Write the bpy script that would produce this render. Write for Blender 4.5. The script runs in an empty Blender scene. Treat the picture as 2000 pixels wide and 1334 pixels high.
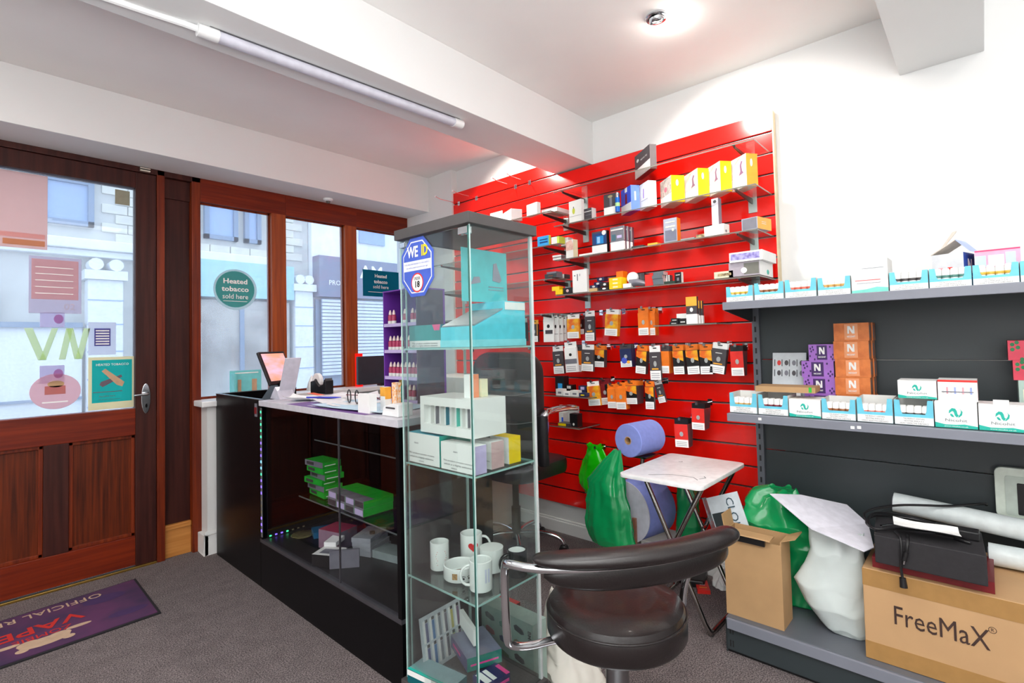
import bpy, bmesh, math, random
from mathutils import Vector, Matrix, noise
random.seed(7)
C = bpy.context.scene.collection
SC = bpy.context.scene
# ---------------------------------------------------------------- camera
cam = bpy.data.cameras.new('camera'); camo = bpy.data.objects.new('camera', cam); C.objects.link(camo)
cam.sensor_width = 36.0; cam.lens = 18.17; cam.clip_start = 0.02; cam.clip_end = 100
cam.shift_y = -0.0164
YAW, PIT, ROL = map(math.radians, (42.388, 1.947, -1.382))
_f = Vector((math.cos(PIT)*math.cos(YAW), math.cos(PIT)*math.sin(YAW), math.sin(PIT)))
_r = Vector((math.sin(YAW), -math.cos(YAW), 0)); _u = _r.cross(_f)
_r, _u = math.cos(ROL)*_r + math.sin(ROL)*_u, -math.sin(ROL)*_r + math.cos(ROL)*_u
camo.matrix_world = Matrix(((_r.x, _u.x, -_f.x, 0), (_r.y, _u.y, -_f.y, 0), (_r.z, _u.z, -_f.z, 1.25), (0, 0, 0, 1)))
SC.camera = camo
# ---------------------------------------------------------------- world, exposure
SC.view_settings.view_transform = 'Standard'; SC.view_settings.look = 'None'
SC.view_settings.exposure = 0.12; SC.view_settings.gamma = 1.0; SC.view_settings.use_curve_mapping = False
W = bpy.data.worlds.new('world'); SC.world = W; W.use_nodes = True
nt = W.node_tree; bg = nt.nodes['Background']
bg.inputs[0].default_value = (0.78, 0.88, 1.0, 1); bg.inputs[1].default_value = 2.6   # overcast daylight
def area(name, loc, size, power, color=(1, 1, 1), rot=(0, 0, 0), spread=180):
    l = bpy.data.lights.new(name, 'AREA'); l.shape = 'RECTANGLE'; l.size = size[0]; l.size_y = size[1]
    l.energy = power; l.color = color; l.spread = math.radians(spread)
    o = bpy.data.objects.new(name, l); C.objects.link(o); o.location = loc; o.rotation_euler = [math.radians(a) for a in rot]; return o
def spot(name, loc, target, power, ang, color=(1, 1, 1), blend=.6, rad=.03):
    l = bpy.data.lights.new(name, 'SPOT'); l.energy = power; l.spot_size = math.radians(ang); l.spot_blend = blend
    l.shadow_soft_size = rad; l.color = color
    o = bpy.data.objects.new(name, l); C.objects.link(o); o.location = loc
    o.rotation_euler = (Vector(target)-Vector(loc)).to_track_quat('-Z', 'Y').to_euler(); return o
area('uplight_fill', (-.55, -.5, 1.35), (1.3, 1.3), 116, (.97, .985, .985), rot=(180, 0, 0))  # unseen upward fill added to brighten ceiling and room
area('ceiling_fill', (0.2, 0.1, 2.60), (2.2, 1.6), 38, (.99, .985, .98))  # unseen area light added as fill, no fixture there
area('rear_fill', (-2.2, -.2, 1.5), (2.0, 2.6), 20, (.95, .98, 1), rot=(0, -90, 0))  # added side fill behind the view, no window there
area('ceiling_fill', (1.55, 0.35, 2.61), (.9, .9), 5, (1, .97, .94))  # added overhead fill towards the shelving, no fixture there
area('ceiling_fill', (-.9, 2.7, 2.61), (.9, .9), 20, (1, .93, .86))  # added warm fill on the door side, no fixture there
spot('downlight', (2.03, .985, 2.585), (2.72, .85, 1.95), 42, 95, (1, .95, .88))
pl = bpy.data.lights.new('spotlight_spill', 'POINT'); pl.energy = 1.1; pl.shadow_soft_size = .03; pl.color = (1, .95, .88)
po = bpy.data.objects.new('spotlight_spill', pl); C.objects.link(po); po.location = (2.10, .95, 2.575)
spot('downlight', (2.2, 2.42, 2.585), (2.72, 2.35, 2.0), 40, 110, (1, .92, .82))
spot('downlight', (1.6, -.35, 2.585), (2.75, -.2, 1.7), 5, 120, (1, .97, .93))
spot('downlight', (1.9, 2.9, 2.55), (1.6, 2.6, 1.0), 26, 120, (1, .95, .9))
# ---------------------------------------------------------------- materials
def lin(c):
    c = c/255.0
    return c/12.92 if c <= .04045 else ((c+.055)/1.055)**2.4
def L3(c): return (lin(c[0]), lin(c[1]), lin(c[2]), 1)
MATS = {}
def mat(name, col=(200, 200, 200), rough=.5, metal=0, emit=0, var=.06, scale=30, bump=0, coat=0, stretch=None, col2=None, spec=None, detail=3):
    if name in MATS: return MATS[name]
    m = bpy.data.materials.new(name); m.use_nodes = True; n = m.node_tree.nodes; l = m.node_tree.links
    p = n['Principled BSDF']; p.inputs['Roughness'].default_value = rough; p.inputs['Metallic'].default_value = metal
    if coat: p.inputs['Coat Weight'].default_value = coat; p.inputs['Coat Roughness'].default_value = .06
    if spec is not None: p.inputs['Specular IOR Level'].default_value = spec
    c = L3(col)
    tc = n.new('ShaderNodeTexCoord'); mp = n.new('ShaderNodeMapping'); no = n.new('ShaderNodeTexNoise')
    l.new(tc.outputs['Object'], mp.inputs[0]); l.new(mp.outputs[0], no.inputs['Vector'])
    no.inputs['Scale'].default_value = scale; no.inputs['Detail'].default_value = detail
    if stretch: mp.inputs['Scale'].default_value = stretch
    cr = n.new('ShaderNodeValToRGB'); l.new(no.outputs['Fac'], cr.inputs[0])
    if col2: a, b = L3(col), L3(col2)
    else:
        a = tuple(x*(1-var) for x in c[:3])+(1,); b = tuple(min(1, x*(1+var)) for x in c[:3])+(1,)
    cr.color_ramp.elements[0].position = .35; cr.color_ramp.elements[1].position = .65
    cr.color_ramp.elements[0].color = a; cr.color_ramp.elements[1].color = b
    l.new(cr.outputs[0], p.inputs['Base Color'])
    if emit:
        l.new(cr.outputs[0], p.inputs['Emission Color']); p.inputs['Emission Strength'].default_value = emit
    if bump:
        bu = n.new('ShaderNodeBump'); bu.inputs['Strength'].default_value = bump; bu.inputs['Distance'].default_value = .004
        l.new(no.outputs['Fac'], bu.inputs['Height']); l.new(bu.outputs[0], p.inputs['Normal'])
    MATS[name] = m; return m
def glass(name, tint=(235, 245, 242), gloss=.05, haze=0, hazecol=(235, 240, 245), fk=.4):
    if name in MATS: return MATS[name]
    m = bpy.data.materials.new(name); m.use_nodes = True; n = m.node_tree.nodes; l = m.node_tree.links
    for q in list(n): n.remove(q)
    out = n.new('ShaderNodeOutputMaterial'); tr = n.new('ShaderNodeBsdfTransparent'); gl = n.new('ShaderNodeBsdfGlossy')
    tr.inputs[0].default_value = L3(tint); gl.inputs['Roughness'].default_value = .01
    fr = n.new('ShaderNodeLayerWeight'); fr.inputs['Blend'].default_value = .18
    no = n.new('ShaderNodeTexNoise'); no.inputs['Scale'].default_value = 4
    ma = n.new('ShaderNodeMath'); ma.operation = 'MULTIPLY_ADD'; ma.inputs[1].default_value = fk; ma.inputs[2].default_value = gloss
    l.new(fr.outputs['Fresnel'], ma.inputs[0]); mx = n.new('ShaderNodeMixShader'); l.new(ma.outputs[0], mx.inputs[0])
    last = tr.outputs[0]
    if haze:
        di = n.new('ShaderNodeBsdfDiffuse'); di.inputs[0].default_value = L3(hazecol); tl = n.new('ShaderNodeBsdfTranslucent'); tl.inputs[0].default_value = L3(hazecol)
        ad = n.new('ShaderNodeMixShader'); ad.inputs[0].default_value = .6; l.new(di.outputs[0], ad.inputs[1]); l.new(tl.outputs[0], ad.inputs[2])
        hm = n.new('ShaderNodeMixShader'); hz = n.new('ShaderNodeMath'); hz.operation = 'MULTIPLY'; hz.inputs[1].default_value = haze*2
        l.new(no.outputs['Fac'], hz.inputs[0]); l.new(hz.outputs[0], hm.inputs[0]); l.new(tr.outputs[0], hm.inputs[1]); l.new(ad.outputs[0], hm.inputs[2]); last = hm.outputs[0]
    l.new(last, mx.inputs[1]); l.new(gl.outputs[0], mx.inputs[2]); l.new(mx.outputs[0], out.inputs[0])
    MATS[name] = m; return m
def film(name, col, tr=.72, rough=.5):
    if name in MATS: return MATS[name]
    m = bpy.data.materials.new(name); m.use_nodes = True; n = m.node_tree.nodes; l = m.node_tree.links
    for q in list(n): n.remove(q)
    out = n.new('ShaderNodeOutputMaterial'); di = n.new('ShaderNodeBsdfDiffuse'); tl = n.new('ShaderNodeBsdfTranslucent'); mx = n.new('ShaderNodeMixShader')
    no = n.new('ShaderNodeTexNoise'); no.inputs['Scale'].default_value = 6; cr = n.new('ShaderNodeValToRGB'); l.new(no.outputs['Fac'], cr.inputs[0])
    c = L3(col); cr.color_ramp.elements[0].color = tuple(x*.95 for x in c[:3])+(1,); cr.color_ramp.elements[1].color = c
    l.new(cr.outputs[0], di.inputs[0]); l.new(cr.outputs[0], tl.inputs[0]); mx.inputs[0].default_value = tr
    l.new(di.outputs[0], mx.inputs[1]); l.new(tl.outputs[0], mx.inputs[2]); l.new(mx.outputs[0], out.inputs[0])
    MATS[name] = m; return m
def carpet():
    m = bpy.data.materials.new('carpet'); m.use_nodes = True; n = m.node_tree.nodes; l = m.node_tree.links; p = n['Principled BSDF']
    p.inputs['Roughness'].default_value = .95; p.inputs['Specular IOR Level'].default_value = .1
    tc = n.new('ShaderNodeTexCoord'); a = n.new('ShaderNodeTexNoise'); b = n.new('ShaderNodeTexNoise')
    for q, s in ((a, 190), (b, 14)): l.new(tc.outputs['Object'], q.inputs['Vector']); q.inputs['Scale'].default_value = s; q.inputs['Detail'].default_value = 4
    cr = n.new('ShaderNodeValToRGB'); l.new(a.outputs['Fac'], cr.inputs[0])
    cr.color_ramp.elements[0].position = .38; cr.color_ramp.elements[1].position = .62
    cr.color_ramp.elements[0].color = L3((86, 79, 80)); cr.color_ramp.elements[1].color = L3((156, 144, 143))
    mx = n.new('ShaderNodeMixRGB'); mx.blend_type = 'MULTIPLY'; mx.inputs[0].default_value = .45
    l.new(cr.outputs[0], mx.inputs[1]); l.new(b.outputs['Fac'], mx.inputs[2]); l.new(mx.outputs[0], p.inputs['Base Color'])
    bu = n.new('ShaderNodeBump'); bu.inputs['Distance'].default_value = .006; bu.inputs['Strength'].default_value = .7
    l.new(a.outputs['Fac'], bu.inputs['Height']); l.new(bu.outputs[0], p.inputs['Normal']); return m
WHITE = mat('white_paint', (228, 228, 227), .55, var=.012, scale=3)
CEIL = mat('ceiling_paint', (240, 238, 236), .8, var=.015, scale=3)
CARPET = carpet()
WOODR = mat('mahogany_horizontal', (96, 22, 1), .45, stretch=(1, 20, 26), scale=2.2, col2=(124, 38, 4), coat=.05, spec=.3)
WOODV = mat('mahogany_vertical', (90, 26, 5), .45, stretch=(26, 26, 1), scale=2.2, col2=(126, 46, 10), coat=.05, spec=.3)
WOODD = mat('dark_mahogany', (48, 14, 10), .5, spec=.3, stretch=(20, 20, 1), scale=2.4, col2=(68, 28, 20))
WOODP = mat('panel_mahogany', (64, 20, 3), .45, stretch=(26, 26, 1), scale=2.6, col2=(108, 40, 6), spec=.3)
OAK = mat('light_oak', (186, 118, 50), .5, stretch=(1, 6, 24), scale=3, col2=(205, 138, 68))
BRASS = mat('brass_strip', (196, 160, 84), .3, 1)
CHROME = mat('chrome', (215, 218, 222), .1, 1, var=.02)
STEEL = mat('brushed_steel', (150, 150, 152), .32, 1, var=.04)
RED = mat('red_laminate', (242, 20, 10), .17, var=.03, scale=2, coat=.12, spec=.4)
DARKGAP = mat('groove_dark', (58, 30, 30), .7)  # dark tone of the board between the slats
GRAYM = mat('grey_enamel', (92, 96, 104), .38, var=.04, scale=4)
GRAYL = mat('light_grey_enamel', (128, 131, 142), .35, var=.03, scale=4)
GRAYD = mat('dark_grey_enamel', (52, 60, 63), .42, var=.05, scale=4)
BLACK = mat('black_laminate', (10, 9, 11), .3, var=.1, spec=.14)
BLACKP = mat('black_plastic', (24, 23, 25), .35, var=.1)
CAPG = mat('charcoal_laminate', (74, 70, 70), .45, var=.03)
VINYL = mat('black_vinyl', (30, 24, 24), .32, var=.15, scale=160, bump=.12, coat=.2)
W1 = mat('white_card', (244, 244, 242), .5, var=.01)
W2 = mat('offwhite_card', (226, 226, 222), .5, var=.02)
PLASTW = mat('white_plastic', (238, 238, 238), .28, var=.01)
TEAL = mat('teal_print', (24, 178, 160), .45)
CYAN = mat('cyan_print', (112, 200, 224), .45)
CYAN2 = mat('bright_cyan_card', (96, 214, 232), .35)
NAVY = mat('navy_card', (30, 44, 84), .4)
DKTEXT = mat('grey_ink', (96, 100, 104), .6)
BLKTEXT = mat('black_ink', (24, 24, 24), .6)
KRAFT = mat('kraft_card', (186, 148, 104), .7, var=.05, scale=9)
KRAFTD = mat('kraft_tape', (170, 128, 74), .45, var=.04)
YEL = mat('yellow_card', (250, 216, 0), .4)
ORG = mat('orange_card', (242, 124, 32), .4)
ORG2 = mat('light_orange_card', (250, 176, 60), .4)
BLUEC = mat('blue_card', (34, 92, 226), .4)
BLUEL = mat('light_blue_card', (104, 136, 240), .4)
DKG = mat('dark_grey_card', (70, 66, 70), .4)
MIDG = mat('mid_grey_card', (120, 120, 130), .4)
REDC = mat('red_card', (222, 44, 36), .4)
DRED = mat('dark_red_card', (120, 22, 30), .4)
PURP = mat('purple_card', (150, 100, 190), .45)
DPURP = mat('dark_purple_print', (66, 34, 100), .45)
LILAC = mat('lilac_card', (200, 186, 226), .45)
PINKC = mat('pink_card', (206, 172, 172), .45)
GREENC = mat('green_card', (28, 172, 50), .4)
GREENB = mat('green_bag_film', (14, 150, 84), .22, var=.1, scale=6, coat=.3)
GREENL = mat('lime_bag_film', (26, 206, 12), .22, var=.1, scale=6, coat=.3)
WBAG = mat('white_bag_film', (216, 226, 224), .3, var=.04, scale=6, coat=.2)
ROLLB = mat('blue_paper', (132, 146, 216), .85, var=.04, scale=50)
FLAME = mat('flame_print', (250, 196, 40), .4, scale=26, col2=(232, 104, 30))
CREAM = mat('cream_card', (240, 232, 196), .5)
GEDGE = mat('glass_edge', (188, 216, 212), .15, var=.05)
GEDGED = mat('glass_edge_dark', (50, 100, 92), .15)
GLS = glass('shelf_glass', (243, 249, 247), .04)
GTW = glass('cabinet_glass', (248, 252, 251), .03, .012)
GCT = glass('counter_glass', (246, 247, 248), .0, fk=.12)
GWIN = glass('window_glass', (240, 246, 252), .02, .16, (232, 240, 252))  # milky white mixed in to imitate overexposure haze and reflections
ACRYL = glass('clear_acrylic', (232, 236, 242), .1, .16)
D={
 'sA_black':(2.5, 1.2667, 2.15, 0.1954, 0.0374, 0.1312, -38.0),
 'sB_pear':(2.475, 1.6937, 1.945, 0.0939, 0.0277, 0.1273, -5.0),
 'sB_black':(2.485, 1.63, 1.945, 0.0564, 0.04, 0.0657, -5.0),
 'sB_kit':(2.475, 1.4567, 1.945, 0.085, 0.03, 0.1151, 0.0),
 'sB_blue':(2.48, 1.3747, 1.945, 0.1234, 0.0508, 0.1374, -35.0),
 'sB_white':(2.48, 1.2725, 1.945, 0.0995, 0.047, 0.1388, -35.0),
 'sB_y1':(2.48, 1.1447, 1.945, 0.1309, 0.0714, 0.1356, -40.0),
 'sB_y2':(2.48, 1.0068, 1.945, 0.1368, 0.0599, 0.1383, -38.0),
 'sB_y3':(2.48, 0.8975, 1.945, 0.1081, 0.0586, 0.1458, -38.0),
 'sB_o4':(2.48, 0.7785, 1.945, 0.1119, 0.0595, 0.151, -35.0),
 'sC_grey1':(2.475, 1.8486, 1.74, 0.0619, 0.05, 0.0122, 0.0),
 'sC_grey2':(2.475, 1.848, 1.7565, 0.0626, 0.05, 0.011, 4.0),
 'sC_beige':(2.475, 1.7588, 1.74, 0.0606, 0.0378, 0.1062, -10.0),
 'sC_wflat':(2.475, 1.627, 1.74, 0.0918, 0.08, 0.0098, 0.0),
 'sC_blue':(2.475, 1.529, 1.74, 0.098, 0.0266, 0.1227, 0.0),
 'sC_g1':(2.475, 1.4228, 1.74, 0.0833, 0.022, 0.1303, 0.0),
 'sC_dark':(2.505, 1.3258, 1.74, 0.0704, 0.05, 0.0135, 0.0),
 'sC_yel':(2.515, 1.2483, 1.74, 0.0559, 0.04, 0.017, 0.0),
 'sC_card':(2.475, 1.1199, 1.74, 0.0715, 0.0416, 0.1199, 0.0),
 'sC_tray':(2.475, 1.0329, 1.74, 0.0709, 0.12, 0.0051, 0.0),
 'sC_box':(2.475, 0.889, 1.74, 0.0996, 0.053, 0.0484, -8.0),
 'sC_small':(2.495, 0.985, 1.74, 0.046, 0.05, 0.0179, 0.0),
 'sC_or':(2.475, 0.7381, 1.74, 0.0762, 0.1202, 0.0549, -12.0),
 'sD_y1':(2.475, 1.8481, 1.53, 0.0499, 0.05, 0.0287, 0.0),
 'sD_y2':(2.485, 1.8778, 1.555, 0.0507, 0.05, 0.0254, 6.0),
 'sD_blk':(2.485, 1.7805, 1.53, 0.0713, 0.05, 0.0355, 0.0),
 'sD_white':(2.475, 1.6692, 1.53, 0.1005, 0.0208, 0.131, 0.0),
 'sD_tan':(2.495, 1.6165, 1.53, 0.0556, 0.05, 0.0185, 0.0),
 'sD_yel':(2.475, 1.446, 1.53, 0.0773, 0.06, 0.0607, 0.0),
 'sD_bk2':(2.485, 1.5361, 1.53, 0.0671, 0.05, 0.0164, 0.0),
 'sD_bk3':(2.495, 1.5448, 1.552, 0.0488, 0.05, 0.0217, 3.0),
 'sD_nv1':(2.495, 1.6125, 1.548, 0.052, 0.04, 0.0176, 0.0),
 'sD_nv2':(2.525, 1.6038, 1.566, 0.0546, 0.04, 0.0184, -4.0),
 'sD_nv3':(2.535, 1.5922, 1.59, 0.0483, 0.04, 0.0205, 0.0),
 'sD_org':(2.525, 1.4641, 1.575, 0.0422, 0.05, 0.0556, 0.0),
 'sD_wh2':(2.475, 1.3898, 1.53, 0.0467, 0.05, 0.0218, 0.0),
 'sD_bk4':(2.525, 1.3345, 1.545, 0.055, 0.06, 0.0601, 0.0),
 'sD_red':(2.495, 1.269, 1.53, 0.0471, 0.05, 0.0601, 0.0),
 'sD_gr':(2.485, 1.2068, 1.53, 0.0571, 0.05, 0.016, 0.0),
 'sD_sm':(2.525, 1.1894, 1.535, 0.0283, 0.03, 0.0411, 0.0),
 'sD_pk':(2.495, 1.1152, 1.53, 0.0373, 0.02, 0.054, -6.0),
 'sD_flat':(2.485, 1.1458, 1.53, 0.0581, 0.05, 0.0123, 0.0),
 'sD_tray':(2.475, 0.8544, 1.53, 0.0883, 0.12, 0.0308, 0.0),
 'sD_lil':(2.475, 0.7373, 1.53, 0.1359, 0.3, 0.0432, 0.0),
 'sD_long':(2.465, 0.7205, 1.607, 0.1298, 0.2587, 0.05, 0.0),
 'lB_w1':(2.475, 2.2413, 2.045, 0.2022, 0.0764, 0.0766, -25.0),
 'lB_w2':(2.555, 2.3952, 2.045, 0.1181, 0.05, 0.1065, 0.0),
 'lB_cube':(2.475, 2.025, 2.045, 0.1009, 0.0294, 0.0765, -10.0),
 'lB_flat':(2.475, 1.8923, 2.045, 0.1204, 0.14, 0.0246, 0.0),
 'lC_blue':(2.485, 1.9466, 1.84, 0.0895, 0.0203, 0.0616, 0.0),
 'lC_lime':(2.48, 1.8643, 1.84, 0.0585, 0.06, 0.0417, 0.0),
 'lC_white':(2.575, 1.8656, 1.84, 0.055, 0.05, 0.0485, 0.0),
 'lD_1':(2.475, 1.8867, 1.635, 0.0908, 0.06, 0.026, 0.0),
 'lD_2':(2.555, 1.8889, 1.635, 0.0512, 0.06, 0.0266, 0.0),
 'e_white':(2.55, 1.1176, 1.325, 0.0549, 0.02, 0.0512, 0.0),
 'e_f1':(2.52, 1.1531, 1.325, 0.0444, 0.05, 0.0052, 0.0),
 'e_f2':(2.52, 1.1525, 1.341, 0.0379, 0.05, 0.0049, 3.0),
 'e_f3':(2.53, 1.1115, 1.325, 0.0407, 0.05, 0.0217, 0.0),
 'e_up':(2.51, 1.0475, 1.325, 0.0552, 0.02, 0.1354, 0.0),
 'f_k1':(2.58, 1.9318, 0.925, 0.0677, 0.05, 0.1068, 0.0),
 'f_w1':(2.51, 1.8912, 0.925, 0.0505, 0.04, 0.0354, 0.0),
 'f_w2':(2.51, 1.838, 0.925, 0.0493, 0.04, 0.0225, 0.0),
 'f_w3':(2.51, 1.7788, 0.925, 0.0555, 0.04, 0.0312, 0.0),
 'f_n1':(2.52, 1.7314, 0.925, 0.0507, 0.04, 0.0176, 0.0),
 'f_k2':(2.6, 1.8835, 0.945, 0.0585, 0.04, 0.0334, 0.0),
 'f_k3':(2.58, 1.7717, 0.945, 0.0519, 0.04, 0.0331, 0.0),
 'g_w':(2.64, 1.8799, 0.76, 0.1387, 0.02, 0.0826, 0.0),
 'g_k':(2.52, 1.7957, 0.745, 0.0558, 0.05, 0.0709, 0.0),
 'g_y':(2.5, 1.8408, 0.742, 0.0838, 0.06, 0.0123, 0.0),
 'g_b':(2.56, 1.9298, 0.775, 0.0315, 0.05, 0.0354, 0.0),
 'gu0':(2.235, 0.6966, 1.398, 0.1065, 0.13, 0.0629, 0.0, 'tray'),
 'gu1':(2.235, 0.5809, 1.398, 0.1086, 0.13, 0.0705, 0.0, 'tray'),
 'gu2':(2.235, 0.4666, 1.398, 0.1079, 0.13, 0.073, 0.0, 'tray'),
 'gu3':(2.235, 0.3558, 1.398, 0.1048, 0.13, 0.0691, 0.0, 'tray'),
 'gu4':(2.235, 0.133, 1.398, 0.106, 0.13, 0.0646, 0.0, 'tray'),
 'gu5':(2.235, 0.0232, 1.398, 0.1065, 0.13, 0.0554, 0.0, 'tray'),
 'gu6':(2.235, -0.0868, 1.398, 0.1069, 0.13, 0.0523, 0.0, 'tray'),
 'gu_w':(2.235, 0.2427, 1.398, 0.1091, 0.13, 0.1205, 0.0, 'nico'),
 'gu8':(2.235, -0.1811, 1.398, 0.0916, 0.13, 0.0503, 0.0, 'tray'),
 'gl0':(2.235, 0.6983, 0.934, 0.1073, 0.13, 0.0839, 0.0, 'tray'),
 'gl1':(2.235, 0.5822, 0.934, 0.1092, 0.13, 0.0815, 0.0, 'tray'),
 'gl2':(2.235, 0.4693, 0.934, 0.1083, 0.13, 0.068, 0.0, 'nico'),
 'gl3':(2.235, 0.3582, 0.934, 0.1068, 0.13, 0.0781, 0.0, 'tray'),
 'gl4':(2.235, 0.2481, 0.934, 0.1046, 0.13, 0.0879, 0.0, 'tray'),
 'gl5':(2.235, 0.137, 0.934, 0.1061, 0.13, 0.0872, 0.0, 'tray'),
 'gl6':(2.235, 0.0273, 0.934, 0.1063, 0.13, 0.0837, 0.0, 'nico'),
 'gl7':(2.235, -0.0867, 0.934, 0.111, 0.13, 0.0798, 0.0, 'nico'),
 'gt1':(2.3, 0.1213, 1.0232, 0.1057, 0.12, 0.0677, 0.0),
 'gt2':(2.3, 0.0199, 1.0192, 0.1002, 0.12, 0.0865, 0.0),
 'gu_n1':(2.4, 0.0406, 1.4, 0.0862, 0.469, 0.1278, -2.0),
 'gu_n2':(2.4, -0.0946, 1.4, 0.1073, 0.12, 0.1282, 0.0),
 'pp0':(2.4, 0.4553, 0.936, 0.1099, 0.1, 0.1384, 0.0),
 'or0':(2.39, 0.3415, 0.936, 0.1085, 0.1, 0.1463, 0.0),
 'card':(2.47, 0.5775, 0.936, 0.1296, 0.02, 0.2458, 0.0),
 'flatbox':(2.25, 0.5528, 0.0, 0.2473, 0.3, 0.025, 0.0),
 'rg0':(2.42, -0.1487, 1.05, 0.0787, 0.1, 0.0989, 0.0),
 'rg1':(2.42, -0.1412, 1.15, 0.0783, 0.1, 0.0657, 0.0),
 'cb':(2.131, 0.5993, 0.14, 0.2154, 0.1196, 0.3336, 0.0),
 't_teal':(1.16, 1.3935, 1.237, 0.1824, 0.12, 0.0822, 0.0),
 't_lilac':(1.125, 1.1968, 0.834, 0.1668, 0.0498, 0.0898, 0.0),
 't_wteal':(1.125, 1.3716, 0.834, 0.1775, 0.16, 0.1035, 0.0),
 't_pink':(1.2671, 1.1975, 0.834, 0.0923, 0.046, 0.0884, 0.0),
 't_yel':(1.3354, 1.2034, 0.834, 0.0555, 0.0571, 0.0947, 0.0),
 't_big':(1.135, 1.2141, 0.919, 0.2711, 0.1528, 0.1243, 0.0),
 't_or':(1.2, 1.2792, 1.04, 0.03, 0.0433, 0.0812, 0.0),
}
HANG=[
 (2.56, 2.0234, 1.4169, 0.082, 0.1708, 'white', 0, 1, 'small black emblem and black badge'),
 (2.58, 1.9819, 1.412, 0.0484, 0.1669, 'white', 0, 1, 'thin black rule under the emblem'),
 (2.6, 1.9609, 1.4081, 0.0401, 0.1605, 'white', 0, 1, 'third of the white pouches, half covered'),
 (2.62, 1.9438, 1.4044, 0.0319, 0.1511, 'white', 0, 1, 'rearmost of the white pouches'),
 (2.58, 1.8464, 1.411, 0.0876, 0.1466, 'flame_tab', 0, 1, ''),
 (2.62, 1.8133, 1.404, 0.0415, 0.1157, 'redblack', 0, 1, ''),
 (2.58, 1.7255, 1.4258, 0.0651, 0.1793, 'black_tab', 0, 1, ''),
 (2.58, 1.5696, 1.4254, 0.0843, 0.1527, 'flame_tab', 5, 2, ''),
 (2.58, 1.3773, 1.4222, 0.0617, 0.1516, 'orange', -1, 1, ''),
 (2.6, 1.3388, 1.4176, 0.0425, 0.1482, 'orange', -1, 3, ''),
 (2.58, 1.9727, 1.2192, 0.0802, 0.1725, 'black_tab', -4, 1, ''),
 (2.56, 1.8613, 1.243, 0.0879, 0.1833, 'whitebadge', -4, 1, ''),
 (2.6, 1.8273, 1.2169, 0.0453, 0.1557, 'orangeedge', 0, 2, ''),
 (2.58, 1.745, 1.2254, 0.0837, 0.1583, 'black_tab', 2, 1, ''),
 (2.6, 1.6788, 1.218, 0.0744, 0.1266, 'flame', 2, 2, ''),
 (2.58, 1.4951, 1.2217, 0.0716, 0.1266, 'blue', -4, 3, ''),
 (2.58, 1.388, 1.2145, 0.0618, 0.1543, 'flame', 5, 2, ''),
 (2.56, 1.3069, 1.2138, 0.0623, 0.1833, 'black_tab', -2, 1, ''),
 (2.58, 1.2561, 1.21, 0.0464, 0.144, 'orangeedge', 0, 4, ''),
 (2.58, 1.1863, 1.2144, 0.0589, 0.1523, 'flame', -3, 3, ''),
 (2.58, 1.1134, 1.216, 0.0648, 0.1521, 'flame', -5, 3, ''),
 (2.58, 1.0391, 1.2149, 0.0624, 0.1493, 'flame', -2, 3, ''),
 (2.58, 0.9638, 1.2214, 0.0725, 0.1514, 'black_tab', 8, 2, ''),
 (2.58, 0.8882, 1.2077, 0.06, 0.1459, 'red', -2, 4, ''),
 (2.58, 1.7198, 1.0073, 0.0826, 0.1418, 'flame_tab', -6, 1, ''),
 (2.6, 1.6579, 1.0229, 0.0735, 0.1496, 'redblack', -8, 2, ''),
 (2.57, 1.5849, 0.9979, 0.0574, 0.1373, 'orange', -2, 1, ''),
 (2.56, 1.5223, 1.0067, 0.0623, 0.1465, 'orange', -3, 3, ''),
 (2.57, 1.4629, 1.0166, 0.0734, 0.125, 'flame', -3, 5, ''),
 (2.55, 1.3378, 1.0222, 0.051, 0.1481, 'flame', -1, 1, ''),
 (2.6, 1.3164, 1.0248, 0.0419, 0.1217, 'black_tab', -14, 1, ''),
 (2.55, 1.0753, 0.9207, 0.0657, 0.1307, 'red', 0, 5, ''),
 (2.55, 1.1685, 0.8364, 0.0715, 0.1442, 'red', -2, 4, ''),
 (2.6, 2.2909, 1.4081, 0.0732, 0.1544, 'black_tab', -3, 2, ''),
 (2.6, 2.1705, 1.3922, 0.0611, 0.1441, 'orangeyellow', 0, 1, ''),
]
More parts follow.
